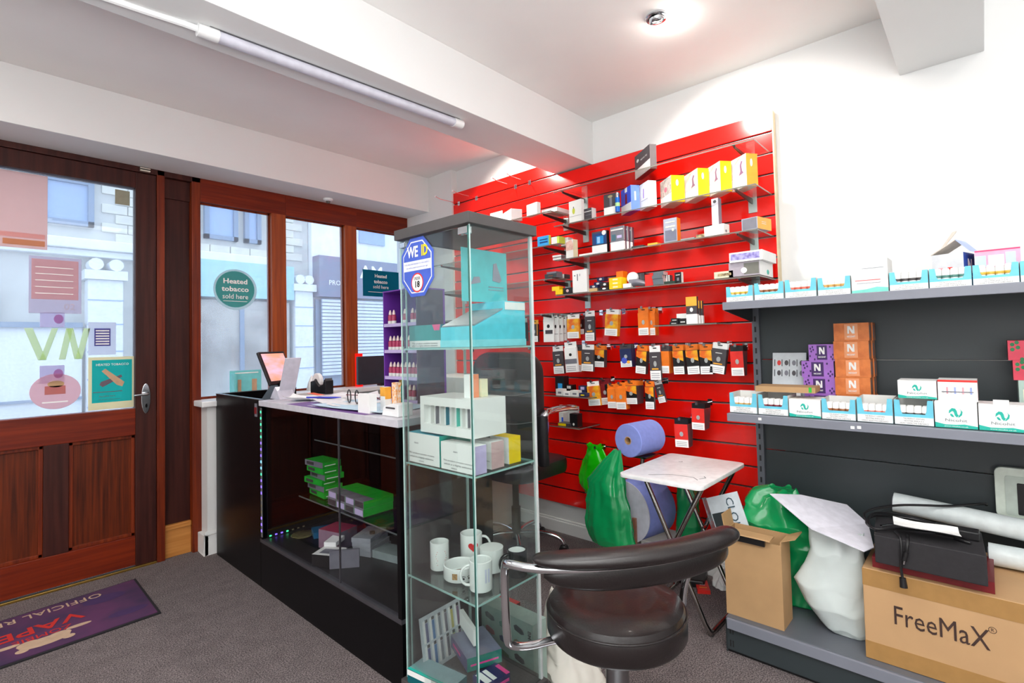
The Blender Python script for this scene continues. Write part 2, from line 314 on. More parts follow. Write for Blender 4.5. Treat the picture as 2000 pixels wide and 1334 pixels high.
# ---------------------------------------------------------------- mesh helpers
class MB:
    def __init__(s): s.v = []; s.f = []; s.m = []; s.s = []
    def add(s, vs, fs, m=0, smooth=False):
        o = len(s.v); s.v += [tuple(v) for v in vs]
        for f in fs: s.f.append(tuple(o+i for i in f)); s.m.append(m); s.s.append(smooth)
        return s
    def box(s, x0, x1, y0, y1, z0, z1, m=0):
        vs = [(x, y, z) for x in (x0, x1) for y in (y0, y1) for z in (z0, z1)]
        return s.add(vs, [(0, 1, 3, 2), (4, 6, 7, 5), (0, 4, 5, 1), (2, 3, 7, 6), (0, 2, 6, 4), (1, 5, 7, 3)], m)
    def cbox(s, x0, x1, y0, y1, z0, z1, ms):    # ms = -x, +x, -y, +y, bottom, top
        o = len(s.v); s.box(x0, x1, y0, y1, z0, z1); s.m[-6:] = list(ms); return s
    def prism(s, poly, axis, a, b, m=0, smooth=False):
        n = len(poly)
        def P(p, t): return {'x': (t, p[0], p[1]), 'y': (p[0], t, p[1]), 'z': (p[0], p[1], t)}[axis]
        vs = [P(p, a) for p in poly]+[P(p, b) for p in poly]
        fs = [tuple(range(n)), tuple(range(2*n-1, n-1, -1))]
        s.add(vs, fs, m)
        s.add(vs, [(i, i+n, (i+1) % n+n, (i+1) % n) for i in range(n)], m, smooth); return s
    def lathe(s, prof, c=(0, 0, 0), n=24, m=0, smooth=True, axis='z', caps=True):
        vs = []
        for r, z in prof:
            for k in range(n):
                a = 2*math.pi*k/n; p = (r*math.cos(a), r*math.sin(a), z)
                if axis == 'x': p = (p[2], p[0], p[1])
                if axis == 'y': p = (p[0], p[2], p[1])
                vs.append((c[0]+p[0], c[1]+p[1], c[2]+p[2]))
        fs = []
        for i in range(len(prof)-1):
            for k in range(n): fs.append((i*n+k, i*n+(k+1) % n, (i+1)*n+(k+1) % n, (i+1)*n+k))
        s.add(vs, fs, m, smooth)
        if not caps: return s
        if prof[0][0] > 1e-5: s.add(vs[:n], [tuple(range(n-1, -1, -1))], m)
        if prof[-1][0] > 1e-5: s.add(vs[-n:], [tuple(range(n))], m)
        return s
    def cyl(s, p0, p1, r0, r1=None, n=12, m=0): return s.sweep([p0, p1], [(r0, r0), (r1 or r0, r1 or r0)], n, m)
    def sweep(s, pts, secs, n=12, m=0, caps=True, pw=1.0):
        pts = [Vector(p) for p in pts]; K = len(pts)
        if isinstance(secs, (int, float)): secs = (secs, secs)
        if not isinstance(secs, list): secs = [secs]*K
        rings = []; up = Vector((0, 0, 1)); prev = None
        for i, p in enumerate(pts):
            t = (pts[min(i+1, K-1)]-pts[max(i-1, 0)]).normalized()
            if prev is None:
                a = up.cross(t)
                if a.length < .2: a = Vector((1, 0, 0)).cross(t)
                a.normalize()
            else:
                a = prev-t*prev.dot(t); a.normalize()
            prev = a; b = t.cross(a); ra, rb = secs[i]; rg = []
            for k in range(n):
                q = 2*math.pi*k/n; cc, ss = math.cos(q), math.sin(q)
                cc = math.copysign(abs(cc)**pw, cc); ss = math.copysign(abs(ss)**pw, ss)
                rg.append(p+a*cc*ra+b*ss*rb)
            rings.append(rg)
        vs = [v for r in rings for v in r]
        fs = [(i*n+k, i*n+(k+1) % n, (i+1)*n+(k+1) % n, (i+1)*n+k) for i in range(K-1) for k in range(n)]
        s.add(vs, fs, m, True)
        if caps: s.add(rings[0], [tuple(range(n-1, -1, -1))], m, True); s.add(rings[-1], [tuple(range(n))], m, True)
        return s
    def shift(s, d): s.v = [(x+d[0], y+d[1], z+d[2]) for x, y, z in s.v]; return s
    def xf(s, M): s.v = [tuple(M @ Vector(p)) for p in s.v]; return s
    def mesh(s, name, mats, sharp=40, bevel=0):
        me = bpy.data.meshes.new(name); me.from_pydata(s.v, [], s.f); me.update()
        if not isinstance(mats, (list, tuple)): mats = [mats]
        for q in mats: me.materials.append(q)
        for p, a, b in zip(me.polygons, s.m, s.s): p.material_index = a; p.use_smooth = b
        bm = bmesh.new(); bm.from_mesh(me); bmesh.ops.remove_doubles(bm, verts=bm.verts, dist=1e-6)
        bmesh.ops.recalc_face_normals(bm, faces=bm.faces)
        if bevel:
            bmesh.ops.bevel(bm, geom=[e for e in bm.edges if len(e.link_faces) == 2 and e.calc_face_angle(0) > .7], offset=bevel, segments=2, affect='EDGES', profile=.6, clamp_overlap=True)
        bm.to_mesh(me); bm.free()
        if any(s.s):
            try: me.set_sharp_from_angle(angle=math.radians(sharp))
            except Exception: pass
        return me
def obj(name, mb, mats, parent=None, world=True, bevel=0, label=None, loc=None, rotz=None):
    """link one mesh object; geometry given in world coordinates is moved into the parent's frame"""
    if parent is not None and world:
        off = parent.location
        if parent.parent: off = off+parent.parent.location
        mb.shift((-off[0], -off[1], -off[2]))
    me = mb.mesh(name, mats, bevel=bevel) if isinstance(mb, MB) else mb
    o = bpy.data.objects.new(name, me); C.objects.link(o)
    if parent is not None: o.parent = parent
    if loc is not None: o.location = loc
    if rotz is not None: o.rotation_euler = (0, 0, rotz)
    if label: o['label'] = label
    return o
def tag(o, label, cat, group=None):
    o['label'] = label; o['category'] = cat
    if group: o['group'] = group
    return o
def thing(name, label, cat, loc=(0, 0, 0), rotz=0, group=None):
    o = bpy.data.objects.new(name, None); C.objects.link(o); o.empty_display_size = .05
    o.location = loc; o.rotation_euler = (0, 0, rotz); return tag(o, label, cat, group)
def struct(name, mb, mats, bevel=0):
    o = obj(name, mb, mats, bevel=bevel); o['kind'] = 'structure'; return o
def origin(o):      # move a top-level mesh's origin to the bottom centre of its geometry
    v = [p.co for p in o.data.vertices]; c = Vector(((min(p.x for p in v)+max(p.x for p in v))/2, (min(p.y for p in v)+max(p.y for p in v))/2, min(p.z for p in v)))
    o.data.transform(Matrix.Translation(-c)); o.location = c; return o
TXT = {}
def text_mesh(s, bold=0):
    k = (s, bold)
    if k not in TXT:
        cu = bpy.data.curves.new('lettering', 'FONT'); cu.body = s; cu.size = 1; cu.align_x = 'CENTER'; cu.align_y = 'CENTER'
        cu.resolution_u = 2; cu.extrude = .004; cu.offset = bold
        t = bpy.data.objects.new('t', cu); C.objects.link(t)
        me = bpy.data.meshes.new_from_object(t.evaluated_get(bpy.context.evaluated_depsgraph_get()))
        C.objects.unlink(t); bpy.data.objects.remove(t); me.name = 'lettering'; TXT[k] = me
    return TXT[k]
def frame(kind, w, d, h):
    return {'L': (Vector((0, w, 0)), Vector((0, -1, 0)), Vector((0, 0, 1)), w, h), 'R': (Vector((0, 0, 0)), Vector((1, 0, 0)), Vector((0, 0, 1)), d, h),
            'T': (Vector((0, w, h)), Vector((0, -1, 0)), Vector((1, 0, 0)), w, d)}[kind]
def text(parent, s, m, O, X, Y, size, sx=1, bold=0, name='lettering', fit=None):
    """lettering lying on a plane: O centre, X reading direction, Y up (parent frame)"""
    me = text_mesh(s, bold)
    key = (s, bold, m.name)
    if key not in TXT: q = me.copy(); q.materials.clear(); q.materials.append(m); TXT[key] = q
    me = TXT[key]; o = bpy.data.objects.new(name, me); C.objects.link(o); o.parent = parent
    X = Vector(X); Y = Vector(Y); Z = X.cross(Y)
    if fit:
        wd = max(v.co.x for v in me.vertices)-min(v.co.x for v in me.vertices); sx = fit/(wd*size)
    o.matrix_local = Matrix(((X.x*size*sx, Y.x*size, Z.x*size, O[0]), (X.y*size*sx, Y.y*size, Z.y*size, O[1]), (X.z*size*sx, Y.z*size, Z.z*size, O[2]), (0, 0, 0, 1)))
    return o
def panel(parent, fr, u0, v0, u1, v1, m, name='printed_panel', e=.0006, label=None):
    O, U, V, a, b = fr; N = U.cross(V)
    mb = MB(); P = [O+U*u0*a+V*v0*b, O+U*u1*a+V*v0*b, O+U*u1*a+V*v1*b, O+U*u0*a+V*v1*b]
    mb.add(P+[p+N*e for p in P], [(3, 2, 1, 0), (4, 5, 6, 7), (0, 1, 5, 4), (1, 2, 6, 5), (2, 3, 7, 6), (3, 0, 4, 7)])
    return obj(name, mb, m, parent, world=False, label=label)
def poly(parent, fr, pts, m, name='printed_shape', e=.0008):
    O, U, V, a, b = fr; N = U.cross(V); n = len(pts); mb = MB()
    P = [O+U*p[0]*a+V*p[1]*b for p in pts]
    mb.add(P+[p+N*e for p in P], [tuple(range(n-1, -1, -1)), tuple(range(n, 2*n))]+[(i, (i+1) % n, (i+1) % n+n, i+n) for i in range(n)])
    return obj(name, mb, m, parent, world=False)
def ell(cx, cy, rx, ry, n=14): return [(cx+rx*math.cos(2*math.pi*k/n), cy+ry*math.sin(2*math.pi*k/n)) for k in range(n)]
def box_thing(key, label, cat, mats, name='product_box', group=None, prints=(), bevel=.0006):
    """carton whose near bottom corner is at the origin; mats = left face, right face, top"""
    x, y, z, w, d, h, rot = D[key][:7] if isinstance(key, str) else key
    if not isinstance(mats, (tuple, list)): mats = (mats, mats, mats)
    mb = MB().cbox(0, d, 0, w, 0, h, (0, 0, 1, 1, 0, 2))
    o = obj(name, mb, list(mats), loc=(x, y, z), rotz=math.radians(rot)); tag(o, label, cat, group)
    for pi, p in enumerate(prints):
        fr = frame(p[1], w, d, h); e = .0006+.00025*pi
        if p[0] == 'p': panel(o, fr, *p[2:6], p[6], p[7] if len(p) > 7 else 'printed_panel', e=e)
        elif p[0] == 'o': poly(o, fr, p[2], p[3], p[4] if len(p) > 4 else 'printed_shape', e=e)
        elif p[0] == 't':
            O, U, V, a, b = fr; text(o, p[4], p[6], O+U*p[2]*a+V*p[3]*b+U.cross(V)*(e+.0008), U, V, p[5]*b, fit=p[7]*a if len(p) > 7 else None, bold=p[8] if len(p) > 8 else 0)
    return o
# ---------------------------------------------------------------- setting
struct('floor', MB().box(-2.3, 2.75, -1.7, 3.74, -.05, 0), CARPET)
struct('ceiling', MB().box(-2.3, 2.9, -1.7, 3.9, 2.63, 2.70), CEIL)
struct('wall_back', MB().box(2.75, 2.88, -1.7, 3.9, 0, 2.66), WHITE)
struct('wall_front', MB().box(-2.3, 2.88, -1.8, -1.7, 0, 2.66), WHITE)
struct('wall_left', MB().box(-2.4, -2.3, -1.8, 3.9, 0, 2.66), WHITE)
struct('trim_1', MB().box(-2.3, 2.75, 3.36, 3.9, 2.345, 2.63), WHITE, bevel=.003)          # boxed bulkhead over the shopfront
struct('trim_2', MB().box(-2.3, 2.75, 1.78, 2.06, 2.357, 2.63), WHITE, bevel=.003)         # ceiling beam
struct('trim_3', MB().box(-.6, 2.75, -.045, .224, 2.352, 2.63), WHITE, bevel=.003)         # second ceiling beam
struct('trim_4', MB().box(2.69, 2.75, 3.07, 3.74, 0, 2.63), WHITE, bevel=.002)             # boxed corner by the slatwall
struct('wall_shopfront', MB().box(1.087, 2.75, 3.55, 3.66, 0, .90).box(-2.3, -1.0, 3.66, 3.8, 0, 2.345), WHITE)
struct('trim_5', MB().box(1.045, 2.69, 3.50, 3.70, .90, .935), PLASTW, bevel=.006)         # window board
struct('baseboard_shopfront', MB().box(1.065, 2.69, 3.535, 3.56, 0, .12).box(1.07, 2.69, 3.542, 3.56, .12, .142).box(1.065, 1.09, 3.535, 3.66, 0, .12), WHITE, bevel=.004)
struct('baseboard_back', MB().box(2.715, 2.752, -1.7, 3.07, 0, .075).box(2.722, 2.752, -1.7, 3.07, .075, .088).box(2.733, 2.752, -1.7, 3.07, .088, .196), WHITE, bevel=.004)
# ---- shopfront joinery
def bar(parent, name, x0, x1, z0, z1, m, y0=3.665, y1=3.735, bevel=.003):
    return obj(name, MB().box(x0, x1, y0, y1, z0, z1), m, parent, bevel=bevel)
dr = thing('door_1', '', '', (.3, 3.70, 0)); del dr['label'], dr['category']; dr['kind'] = 'structure'
bar(dr, 'stile', .747, .850, .012, 2.31, WOODD); bar(dr, 'stile', -.12, -.02, .012, 2.31, WOODD)
bar(dr, 'top_rail', -.02, .747, 2.215, 2.31, WOODD); bar(dr, 'lock_rail', -.02, .747, .765, .918, WOODR); bar(dr, 'bottom_rail', -.02, .747, .02, .186, WOODR)
bar(dr, 'muntin', .349, .452, .186, .765, WOODD)
for a, b in ((-.02, .349), (.452, .747)):
    o = bar(dr, 'door_panel', a, b, .186, .765, WOODP, 3.69, 3.715)
    q = MB(); r = .035
    for (x0, x1, z0, z1) in ((a, a+.018, .186, .765), (b-.018, b, .186, .765), (a, b, .186, .204), (a, b, .747, .765)): q.box(x0, x1, 3.678, 3.692, z0, z1)
    obj('panel_moulding', q, WOODV, dr, bevel=.002)
bar(dr, 'pane', -.02, .747, .918, 2.215, GWIN, 3.70, 3.704, 0)
hb = obj('handle_plate', MB().prism(ell(.796, .972, .023, .088, 20), 'y', 3.655, 3.665), CHROME, dr, bevel=.002)
obj('lever', MB().sweep([(.796, 3.655, 1.0), (.796, 3.625, 1.0), (.785, 3.613, .999), (.73, 3.612, .996)], [(.009, .009), (.009, .009), (.008, .008), (.006, .007)], 10), CHROME, dr)
obj('keyhole', MB().prism(ell(.797, .93, .006, .012, 12), 'y', 3.652, 3.656), BLACK, dr)
obj('threshold_strip', MB().box(-.3, .85, 3.655, 3.672, 0, .012), BRASS, dr, bevel=.002)
obj('door_closer_tab', MB().box(.765, .815, 3.64, 3.70, 2.318, 2.332).box(.765, .815, 3.64, 3.655, 2.326, 2.338), mat('cream_metal', (214, 206, 190), .4), dr)
fr = thing('trim_6', '', '', (.89, 3.70, 0)); del fr['label'], fr['category']; fr['kind'] = 'structure'
bar(fr, 'door_post', .852, .892, 0, 2.345, WOODV, 3.655, 3.75); bar(fr, 'door_post', -.20, -.12, 0, 2.345, WOODV, 3.655, 3.75)
bar(fr, 'door_post', 1.037, 1.087, 0, 2.345, WOODV, 3.655, 3.75); bar(fr, 'infill_board', .892, 1.037, 0, 2.345, WOODD, 3.705, 3.73)
bar(fr, 'skirting_block', .892, 1.037, 0, .165, OAK, 3.685, 3.706); bar(fr, 'skirting_moulding', .892, 1.037, .165, .195, OAK, 3.675, 3.706, .006)
bar(fr, 'head_board', -1.0, 1.087, 2.312, 2.345, WOODD, 3.655, 3.75); bar(fr, 'infill_head', .892, 1.037, 2.19, 2.312, WOODD, 3.69, 3.71)
bar(fr, 'side_light_frame', -1.0, -.2, 0, .9, WOODV); bar(fr, 'pane', -1.0, -.2, .9, 2.31, GWIN, 3.70, 3.704, 0)
win = [(1.087, 1.530), (1.632, 2.096), (2.196, 2.69)]
for i, (a, b) in enumerate(win):
    wr = thing('window_%d' % (i+1), '', '', ((a+b)/2, 3.70, .935)); del wr['label'], wr['category']; wr['kind'] = 'structure'
    bar(wr, 'pane', a, b, .935, 2.2, GWIN, 3.70, 3.704, 0)
    bar(wr, 'head_rail', a, b+(.102 if i < 2 else 0), 2.195, 2.345, WOODR, 3.655, 3.74)
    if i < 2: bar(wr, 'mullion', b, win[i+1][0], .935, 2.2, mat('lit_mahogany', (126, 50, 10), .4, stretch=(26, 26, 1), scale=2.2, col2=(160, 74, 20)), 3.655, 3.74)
    q = MB()
    q.box(a, b, 3.69, 3.70, .935, .950); q.box(a, a+.008, 3.69, 3.70, .935, 2.2).box(b-.008, b, 3.69, 3.70, .935, 2.2).box(a, b, 3.69, 3.70, 2.185, 2.2)
    obj('glazing_bead', q, WOODV, wr)
# ---- slatwall
sw = thing('slatwall_panel', 'red slatted display board with dark grooves covering the white wall', 'slatwall', (2.74, 1.9, .196))
obj('backing_board', MB().box(2.722, 2.748, .724, 3.07, .196, 2.351), DARKGAP, sw)
obj('backing_board', MB().box(2.722, 2.748, 2.06, 3.07, 2.351, 2.44), DARKGAP, sw)
G0, GS = .295, .1028
for k in range(-1, 20):
    z0 = G0+GS*k+.005 if k >= 0 else .196
    obj('slat', MB().box(2.708, 2.724, .724, 3.07, z0, G0+GS*(k+1)-.005), RED, sw, bevel=.001)
obj('slat', MB().box(2.708, 2.724, 2.06, 3.07, 2.356, 2.44), RED, sw, bevel=.001)
for k in range(0, 21):
    z = G0+GS*k
    obj('groove_insert', MB().box(2.7165, 2.7215, .724, 3.07 if k < 20 else 3.07, z-.0048, z-.001), STEEL, sw)
obj('edge_strip', MB().box(2.706, 2.748, .718, .724, .196, 2.351), mat('cream_edging', (226, 206, 170), .5), sw)
# ---- ceiling fixtures
def downlight(x, y, label, tilt):
    t = thing('ceiling_spotlight', label, 'light', (x, y, 2.63))
    obj('trim_ring', MB().lathe([(.047, 0), (.047, -.006), (.043, -.010), (.036, -.010), (.036, 0)], n=32), CHROME, t, world=False)
    M = Matrix.Rotation(math.radians(tilt), 4, 'Y')
    obj('lamp_cup', MB().lathe([(.034, 0), (.034, -.016), (.031, -.02), (.030, -.006)], n=28).xf(M), CHROME, t, world=False)
    obj('reflector_lens', MB().lathe([(.0, -.012), (.015, -.011), (.030, -.0075)], n=24).xf(M), mat('lamp_glow', (255, 244, 226), .4, emit=5), t, world=False)
    return t
downlight(2.043, .983, 'chrome tilting recessed spotlight in the ceiling right of the beam', -22)
tb = thing('batten_light', 'unlit white LED tube light fixed under the ceiling beam', 'light', (1.14, 1.89, 2.335))
def tubepos(t): return Vector((.566+t*1.155, 1.93-t*.05, 2.337))
obj('diffuser', MB().sweep([tubepos(.05), tubepos(.96)], (.024, .019), 16), mat('frosted_diffuser', (205, 204, 216), .35), tb)
for a, b in ((.0, .055), (.955, 1.0)): obj('end_cap', MB().sweep([tubepos(a), tubepos(b)], (.026, .021), 16), PLASTW, tb)
obj('mounting_plate', MB().sweep([tubepos(.03)+Vector((0, 0, .018)), tubepos(.98)+Vector((0, 0, .018))], (.018, .002), 8, pw=.3), STEEL, tb)
cb = obj('power_cable', MB().sweep([(.57, 1.93, 2.34), (.53, 1.95, 2.350), (.44, 1.965, 2.352), (.3, 1.975, 2.350), (.0, 1.98, 2.352), (-.6, 1.985, 2.352)], .011, 8), PLASTW)
tag(cb, 'white cable trunking running along the beam to the tube light', 'cable'); origin(cb)
sn = thing('motion_sensor', 'small white sensor dome under the bulkhead above the windows', 'sensor', (1.90, 3.55, 2.345))
obj('sensor_base', MB().lathe([(.035, 0), (.035, -.012), (.025, -.018)], n=20), PLASTW, sn, world=False)
obj('sensor_lens', MB().lathe([(.018, -.018), (.012, -.032), (.0, -.035)], n=16), mat('smoke_lens', (96, 90, 84), .3), sn, world=False)
# ---------------------------------------------------------------- street outside
STONE = mat('pale_stone', (196, 194, 188), .8, var=.08, scale=1.5); STONE2 = mat('pale_stone_block', (216, 212, 200), .8, var=.14, scale=2)
WSTONE = mat('white_render', (232, 234, 236), .7); SLATE = mat('shopfront_blue', (126, 142, 164), .6); SKYB = mat('pale_cyan_fascia', (160, 206, 218), .6)
DGL = mat('far_window_glass', (150, 172, 205), .1); SHUT = mat('roller_shutter_white', (214, 222, 238), .5); TANS = mat('tan_shopfront', (150, 142, 134), .6, scale=1.2, col2=(190, 184, 176))
struct('pavement', MB().box(-9, 20, 3.80, 14, -.2, -.06), mat('asphalt', (150, 150, 155), .8))
bA = thing('street_building', 'pale stone building across the street with cornice, upper windows and cyan shop fascia', 'building', (2, 11, -.06))
obj('wall', MB().box(-9, 5.42, 11.05, 13, -.06, 9), STONE, bA)
obj('cornice', MB().box(-9, 4.6, 10.8, 11.1, 2.95, 3.12).box(-9, 4.6, 10.9, 11.1, 2.84, 2.95), WSTONE, bA, bevel=.02)
k = 0
blk = None
for r in range(13):
    z = 3.14+r*.165
    for c in range(18):
        x = -1.0+c*.37+(.18 if r % 2 else 0)
        if any(a-.06 < x+.17 and x < b+.06 and z+.15 > q and z < w for a, b, q, w in ((.95, 1.68, 3.25, 4.9), (3.3, 3.95, 3.35, 5.2), (4.05, 4.4, 3.35, 5.2))): continue
        if x > 5.05: continue
        if blk is None: blk = MB().box(0, .357, -.012, .03, 0, .155).mesh('stone_block', STONE2, bevel=.01)
        o = bpy.data.objects.new('stone_block', blk); C.objects.link(o); o.parent = bA
        o.location = Vector((x, 11.03+random.uniform(-.012, .012), z))-bA.location
for a, b, z0, z1 in ((.98, 1.66, 3.35, 4.8), (3.33, 3.93, 3.4, 5.2), (4.06, 4.38, 3.4, 5.2)):
    f = obj('window_frame', MB().box(a, a+.08, 10.95, 11.1, z0, z1).box(b-.08, b, 10.95, 11.1, z0, z1).box(a, b, 10.95, 11.1, z0, z0+.08).box(a, b, 10.95, 11.1, z1-.08, z1).box(a, b, 10.96, 11.06, (z0+z1)/2-.03, (z0+z1)/2+.03), SLATE, bA)
    p = obj('window_pane', MB().box(a+.08, b-.08, 11.0, 11.02, z0+.08, z1-.08), DGL, bA)
for a, b in ((1.55, 2.02), (4.98, 5.38)):
    obj('pilaster', MB().box(a, b, 10.75, 11.1, -.06, 2.45), WSTONE, bA, bevel=.02)
    for zz in (.35, .8, 1.25, 1.7, 2.1): obj('pilaster_joint', MB().box(a-.005, b+.005, 10.742, 10.752, zz, zz+.02), DGL, bA)
    obj('capital', MB().box(a-.05, b+.05, 10.68, 11.1, 2.45, 2.6).cyl((a+.1, 10.7, 2.7), (a+.1, 11, 2.7), .1).cyl((b-.1, 10.7, 2.7), (b-.1, 11, 2.7), .1), WSTONE, bA)
obj('shop_fascia', MB().box(2.7, 4.95, 10.72, 11.1, 2.25, 2.95), SKYB, bA); obj('shop_window', MB().box(2.75, 4.9, 10.85, 10.9, .25, 2.2), TANS, bA)
obj('shop_door', MB().box(2.95, 3.2, 10.75, 10.87, .0, 1.75), mat('bright_door', (240, 240, 236), .5), bA)
obj('shop_post', MB().box(3.9, 3.98, 10.8, 10.92, 0, 2.2).box(4.5, 4.58, 10.8, 10.92, 0, 2.2), SLATE, bA); obj('stall_riser', MB().box(2.75, 4.9, 10.8, 11.1, -.06, .3), SLATE, bA)
obj('arched_window', MB().prism([(-.4, 1.7)]+[(.05-.45*math.cos(math.pi*i/10)+.0, 2.0+.5*math.sin(math.pi*i/10)) for i in range(11)]+[(.5, 1.7)], 'y', 10.9, 11.04), mat('dark_far_glass', (74, 92, 120), .2), bA)
obj('ground_floor_facade', MB().box(-3, 1.5, 10.9, 11.06, -.06, 1.66), WSTONE, bA); obj('sill_band', MB().box(-3, 1.5, 10.82, 11.0, 1.66, 1.74).box(-3, 1.5, 10.85, 11, .5, .54), SLATE, bA)
bB = thing('street_building', 'white rendered building across the street with roller shutters and dark lettered fascia', 'building', (7.5, 11, -.06))
obj('wall', MB().box(5.43, 14, 10.9, 13, -.06, 9), WSTONE, bB)
obj('fascia_board', MB().box(5.45, 10.5, 10.6, 10.95, 2.35, 3.25), mat('fascia_grey_blue', (116, 122, 146), .6), bB)
for a, b in ((5.55, 6.05), (6.32, 7.4)):
    obj('shutter_backing', MB().box(a, b, 10.72, 10.74, .6, 2.32), SLATE, bB)
    for i in range(22): obj('shutter_slat', MB().box(a, b, 10.67, 10.71, .62+i*.077, .62+i*.077+.058), SHUT, bB)
obj('shop_window', MB().box(5.46, 6.3, 10.8, 10.85, 0, 2.3), SLATE, bB); obj('shop_window', MB().box(5.6, 9.5, 10.84, 10.88, 0, .55), SLATE, bB)
obj('upper_window', MB().box(6.6, 7.3, 10.85, 10.92, 3.7, 4.7), DGL, bB)
text(bB, 'PROPERTY', W1, Vector((6.02, 10.59, 2.66))-bB.location, (1, 0, 0), (0, 0, 1), .15, bold=.01)
text(bB, 'AM', W1, Vector((6.75, 10.59, 2.95))-bB.location, (1, 0, 0), (0, 0, 1), .42, bold=.02)
# ---------------------------------------------------------------- window and door stickers
def sticker(name, pts, m, y=3.697, th=.002):
    return MB().prism(pts, 'y', y-th, y)
def flat_thing(name, label, cat, pts, m, y=3.6985, th=.0012, group=None):
    o = obj(name, MB().prism(pts, 'y', y-th, y), m); tag(o, label, cat, group); return origin(o)
def rect(x0, x1, z0, z1): return [(x0, z0), (x1, z0), (x1, z1), (x0, z1)]
def on(o, name, pts, m, y, th=.001):
    return obj(name, MB().prism(pts, 'y', y-th, y), m, o)
def wtext(o, s, m, x, z, y, size, fit=None, bold=0, mirror=False):
    return text(o, s, m, Vector((x, y, z))-o.location, (-1 if mirror else 1, 0, 0), (0, 0, 1), size, fit=fit, bold=bold)
TEALD = film('dark_teal_sticker', (112, 196, 192), .6); FPINK = film('backlit_pink_film', (252, 226, 220), .85); FPINK2 = film('backlit_salmon_film', (255, 226, 222), .85)  # door poster colours paled to stand in for backlight and overexposure
FLIME = film('pale_lime_vinyl', (242, 250, 222), .9); FROSE = film('backlit_rose_film', (252, 224, 226), .85)
o = flat_thing('round_sticker', 'round teal window sticker reading Heated tobacco sold here', 'sticker', ell(1.308, 1.648, .137, .137, 36), film('pale_sticker_border', (228, 236, 233), .9))
on(o, 'sticker_disc', ell(1.306, 1.65, .122, .122, 36), TEALD, 3.697)
for s, z, f in (('Heated', 1.702, .15), ('tobacco', 1.650, .17), ('sold here', 1.600, .16)): wtext(o, s, W1, 1.306, z, 3.6945, .046, fit=f, bold=.02 if s != 'sold here' else 0)
on(o, 'rule_line', rect(1.23, 1.38, 1.568, 1.571), W1, 3.6955)
o = flat_thing('sign_sticker', 'rectangular dark teal window sign beside the purple bottle stand', 'sticker', rect(2.272, 2.62, 1.655, 1.872), film('petrol_sticker', (30, 130, 156), .5))
for s, z in (('Heated', 1.825), ('tobacco', 1.778), ('sold here', 1.735)): wtext(o, s, W1, 2.44, z, 3.6955, .04, bold=.02 if s != 'sold here' else 0)
on(o, 'rule_line', rect(2.32, 2.56, 1.69, 1.693), W1, 3.6965)
o = flat_thing('door_poster', 'teal poster with crossed tan sticks on a cream sheet in the door glass', 'poster', rect(.536, .745, .925, 1.222), film('poster_cream', (250, 244, 214), .6))
on(o, 'teal_field', rect(.552, .736, .965, 1.205), film('poster_teal', (50, 206, 208), .35), 3.697)
on(o, 'stick', [(.595, 1.142), (.612, 1.155), (.70, 1.075), (.69, 1.05), (.665, 1.06)], mat('tan_stick', (196, 158, 126), .5), 3.696)
on(o, 'stick', [(.585, 1.065), (.592, 1.082), (.685, 1.118), (.69, 1.105), (.60, 1.052)], mat('brown_stick', (96, 84, 96), .5), 3.6965)
on(o, 'rule_line', rect(.556, .69, 1.022, 1.026), DKTEXT, 3.6965); wtext(o, 'HEATED TOBACCO', W1, .645, 1.178, 3.6955, .018, fit=.15)
wtext(o, 'Available here', DKTEXT, .62, 1.0, 3.6955, .013); wtext(o, 'This product contains nicotine', DKTEXT, .63, .982, 3.6955, .008)
o = flat_thing('door_poster', 'large pink poster, colours paled for backlight, at the top left of the door glass', 'poster', rect(.0, .362, 1.805, 2.205), FPINK)
on(o, 'orange_band', rect(.19, .352, 1.82, 1.85), film('backlit_orange', (247, 216, 186), .9), 3.697); on(o, 'pink_band', rect(.02, .352, 1.86, 1.885), FPINK2, 3.697)
o = flat_thing('door_poster', 'red poster, colours paled for backlight, with small numerals below the large pink poster', 'poster', rect(.29, .505, 1.465, 1.77), film('poster_edge', (237, 229, 236), .9))
on(o, 'red_field', rect(.30, .492, 1.54, 1.755), FPINK2, 3.697); wtext(o, '02', film('poster_white', (251, 245, 245), .9), .455, 1.50, 3.6955, .05, bold=.02)
for i in range(5): on(o, 'text_line', rect(.315, .47, 1.57+i*.035, 1.574+i*.035), W1, 3.6965)
o = flat_thing('round_sticker', 'round pink sticker, colours paled for backlight, low on the door glass', 'sticker', ell(.40, 1.045, .105, .095, 32), FROSE)
on(o, 'orange_patch', rect(.355, .44, 1.03, 1.075), film('backlit_orange2', (243, 203, 193), .9), 3.697); on(o, 'yellow_patch', ell(.40, 1.085, .035, .018), film('backlit_yellow', (245, 236, 199), .9), 3.697)
on(o, 'text_line', rect(.345, .45, .985, .992), W1, 3.697)
o = flat_thing('door_notice', 'small white notice with purple bordered text on the door glass', 'notice', rect(.535, .66, 1.235, 1.42), film('notice_white', (245, 245, 250), .9))
on(o, 'purple_border', rect(.562, .635, 1.285, 1.385), film('notice_purple', (167, 159, 204), .9), 3.697)
for i in range(6): on(o, 'text_line', rect(.568, .629, 1.293+i*.015, 1.300+i*.015), W1, 3.6965)
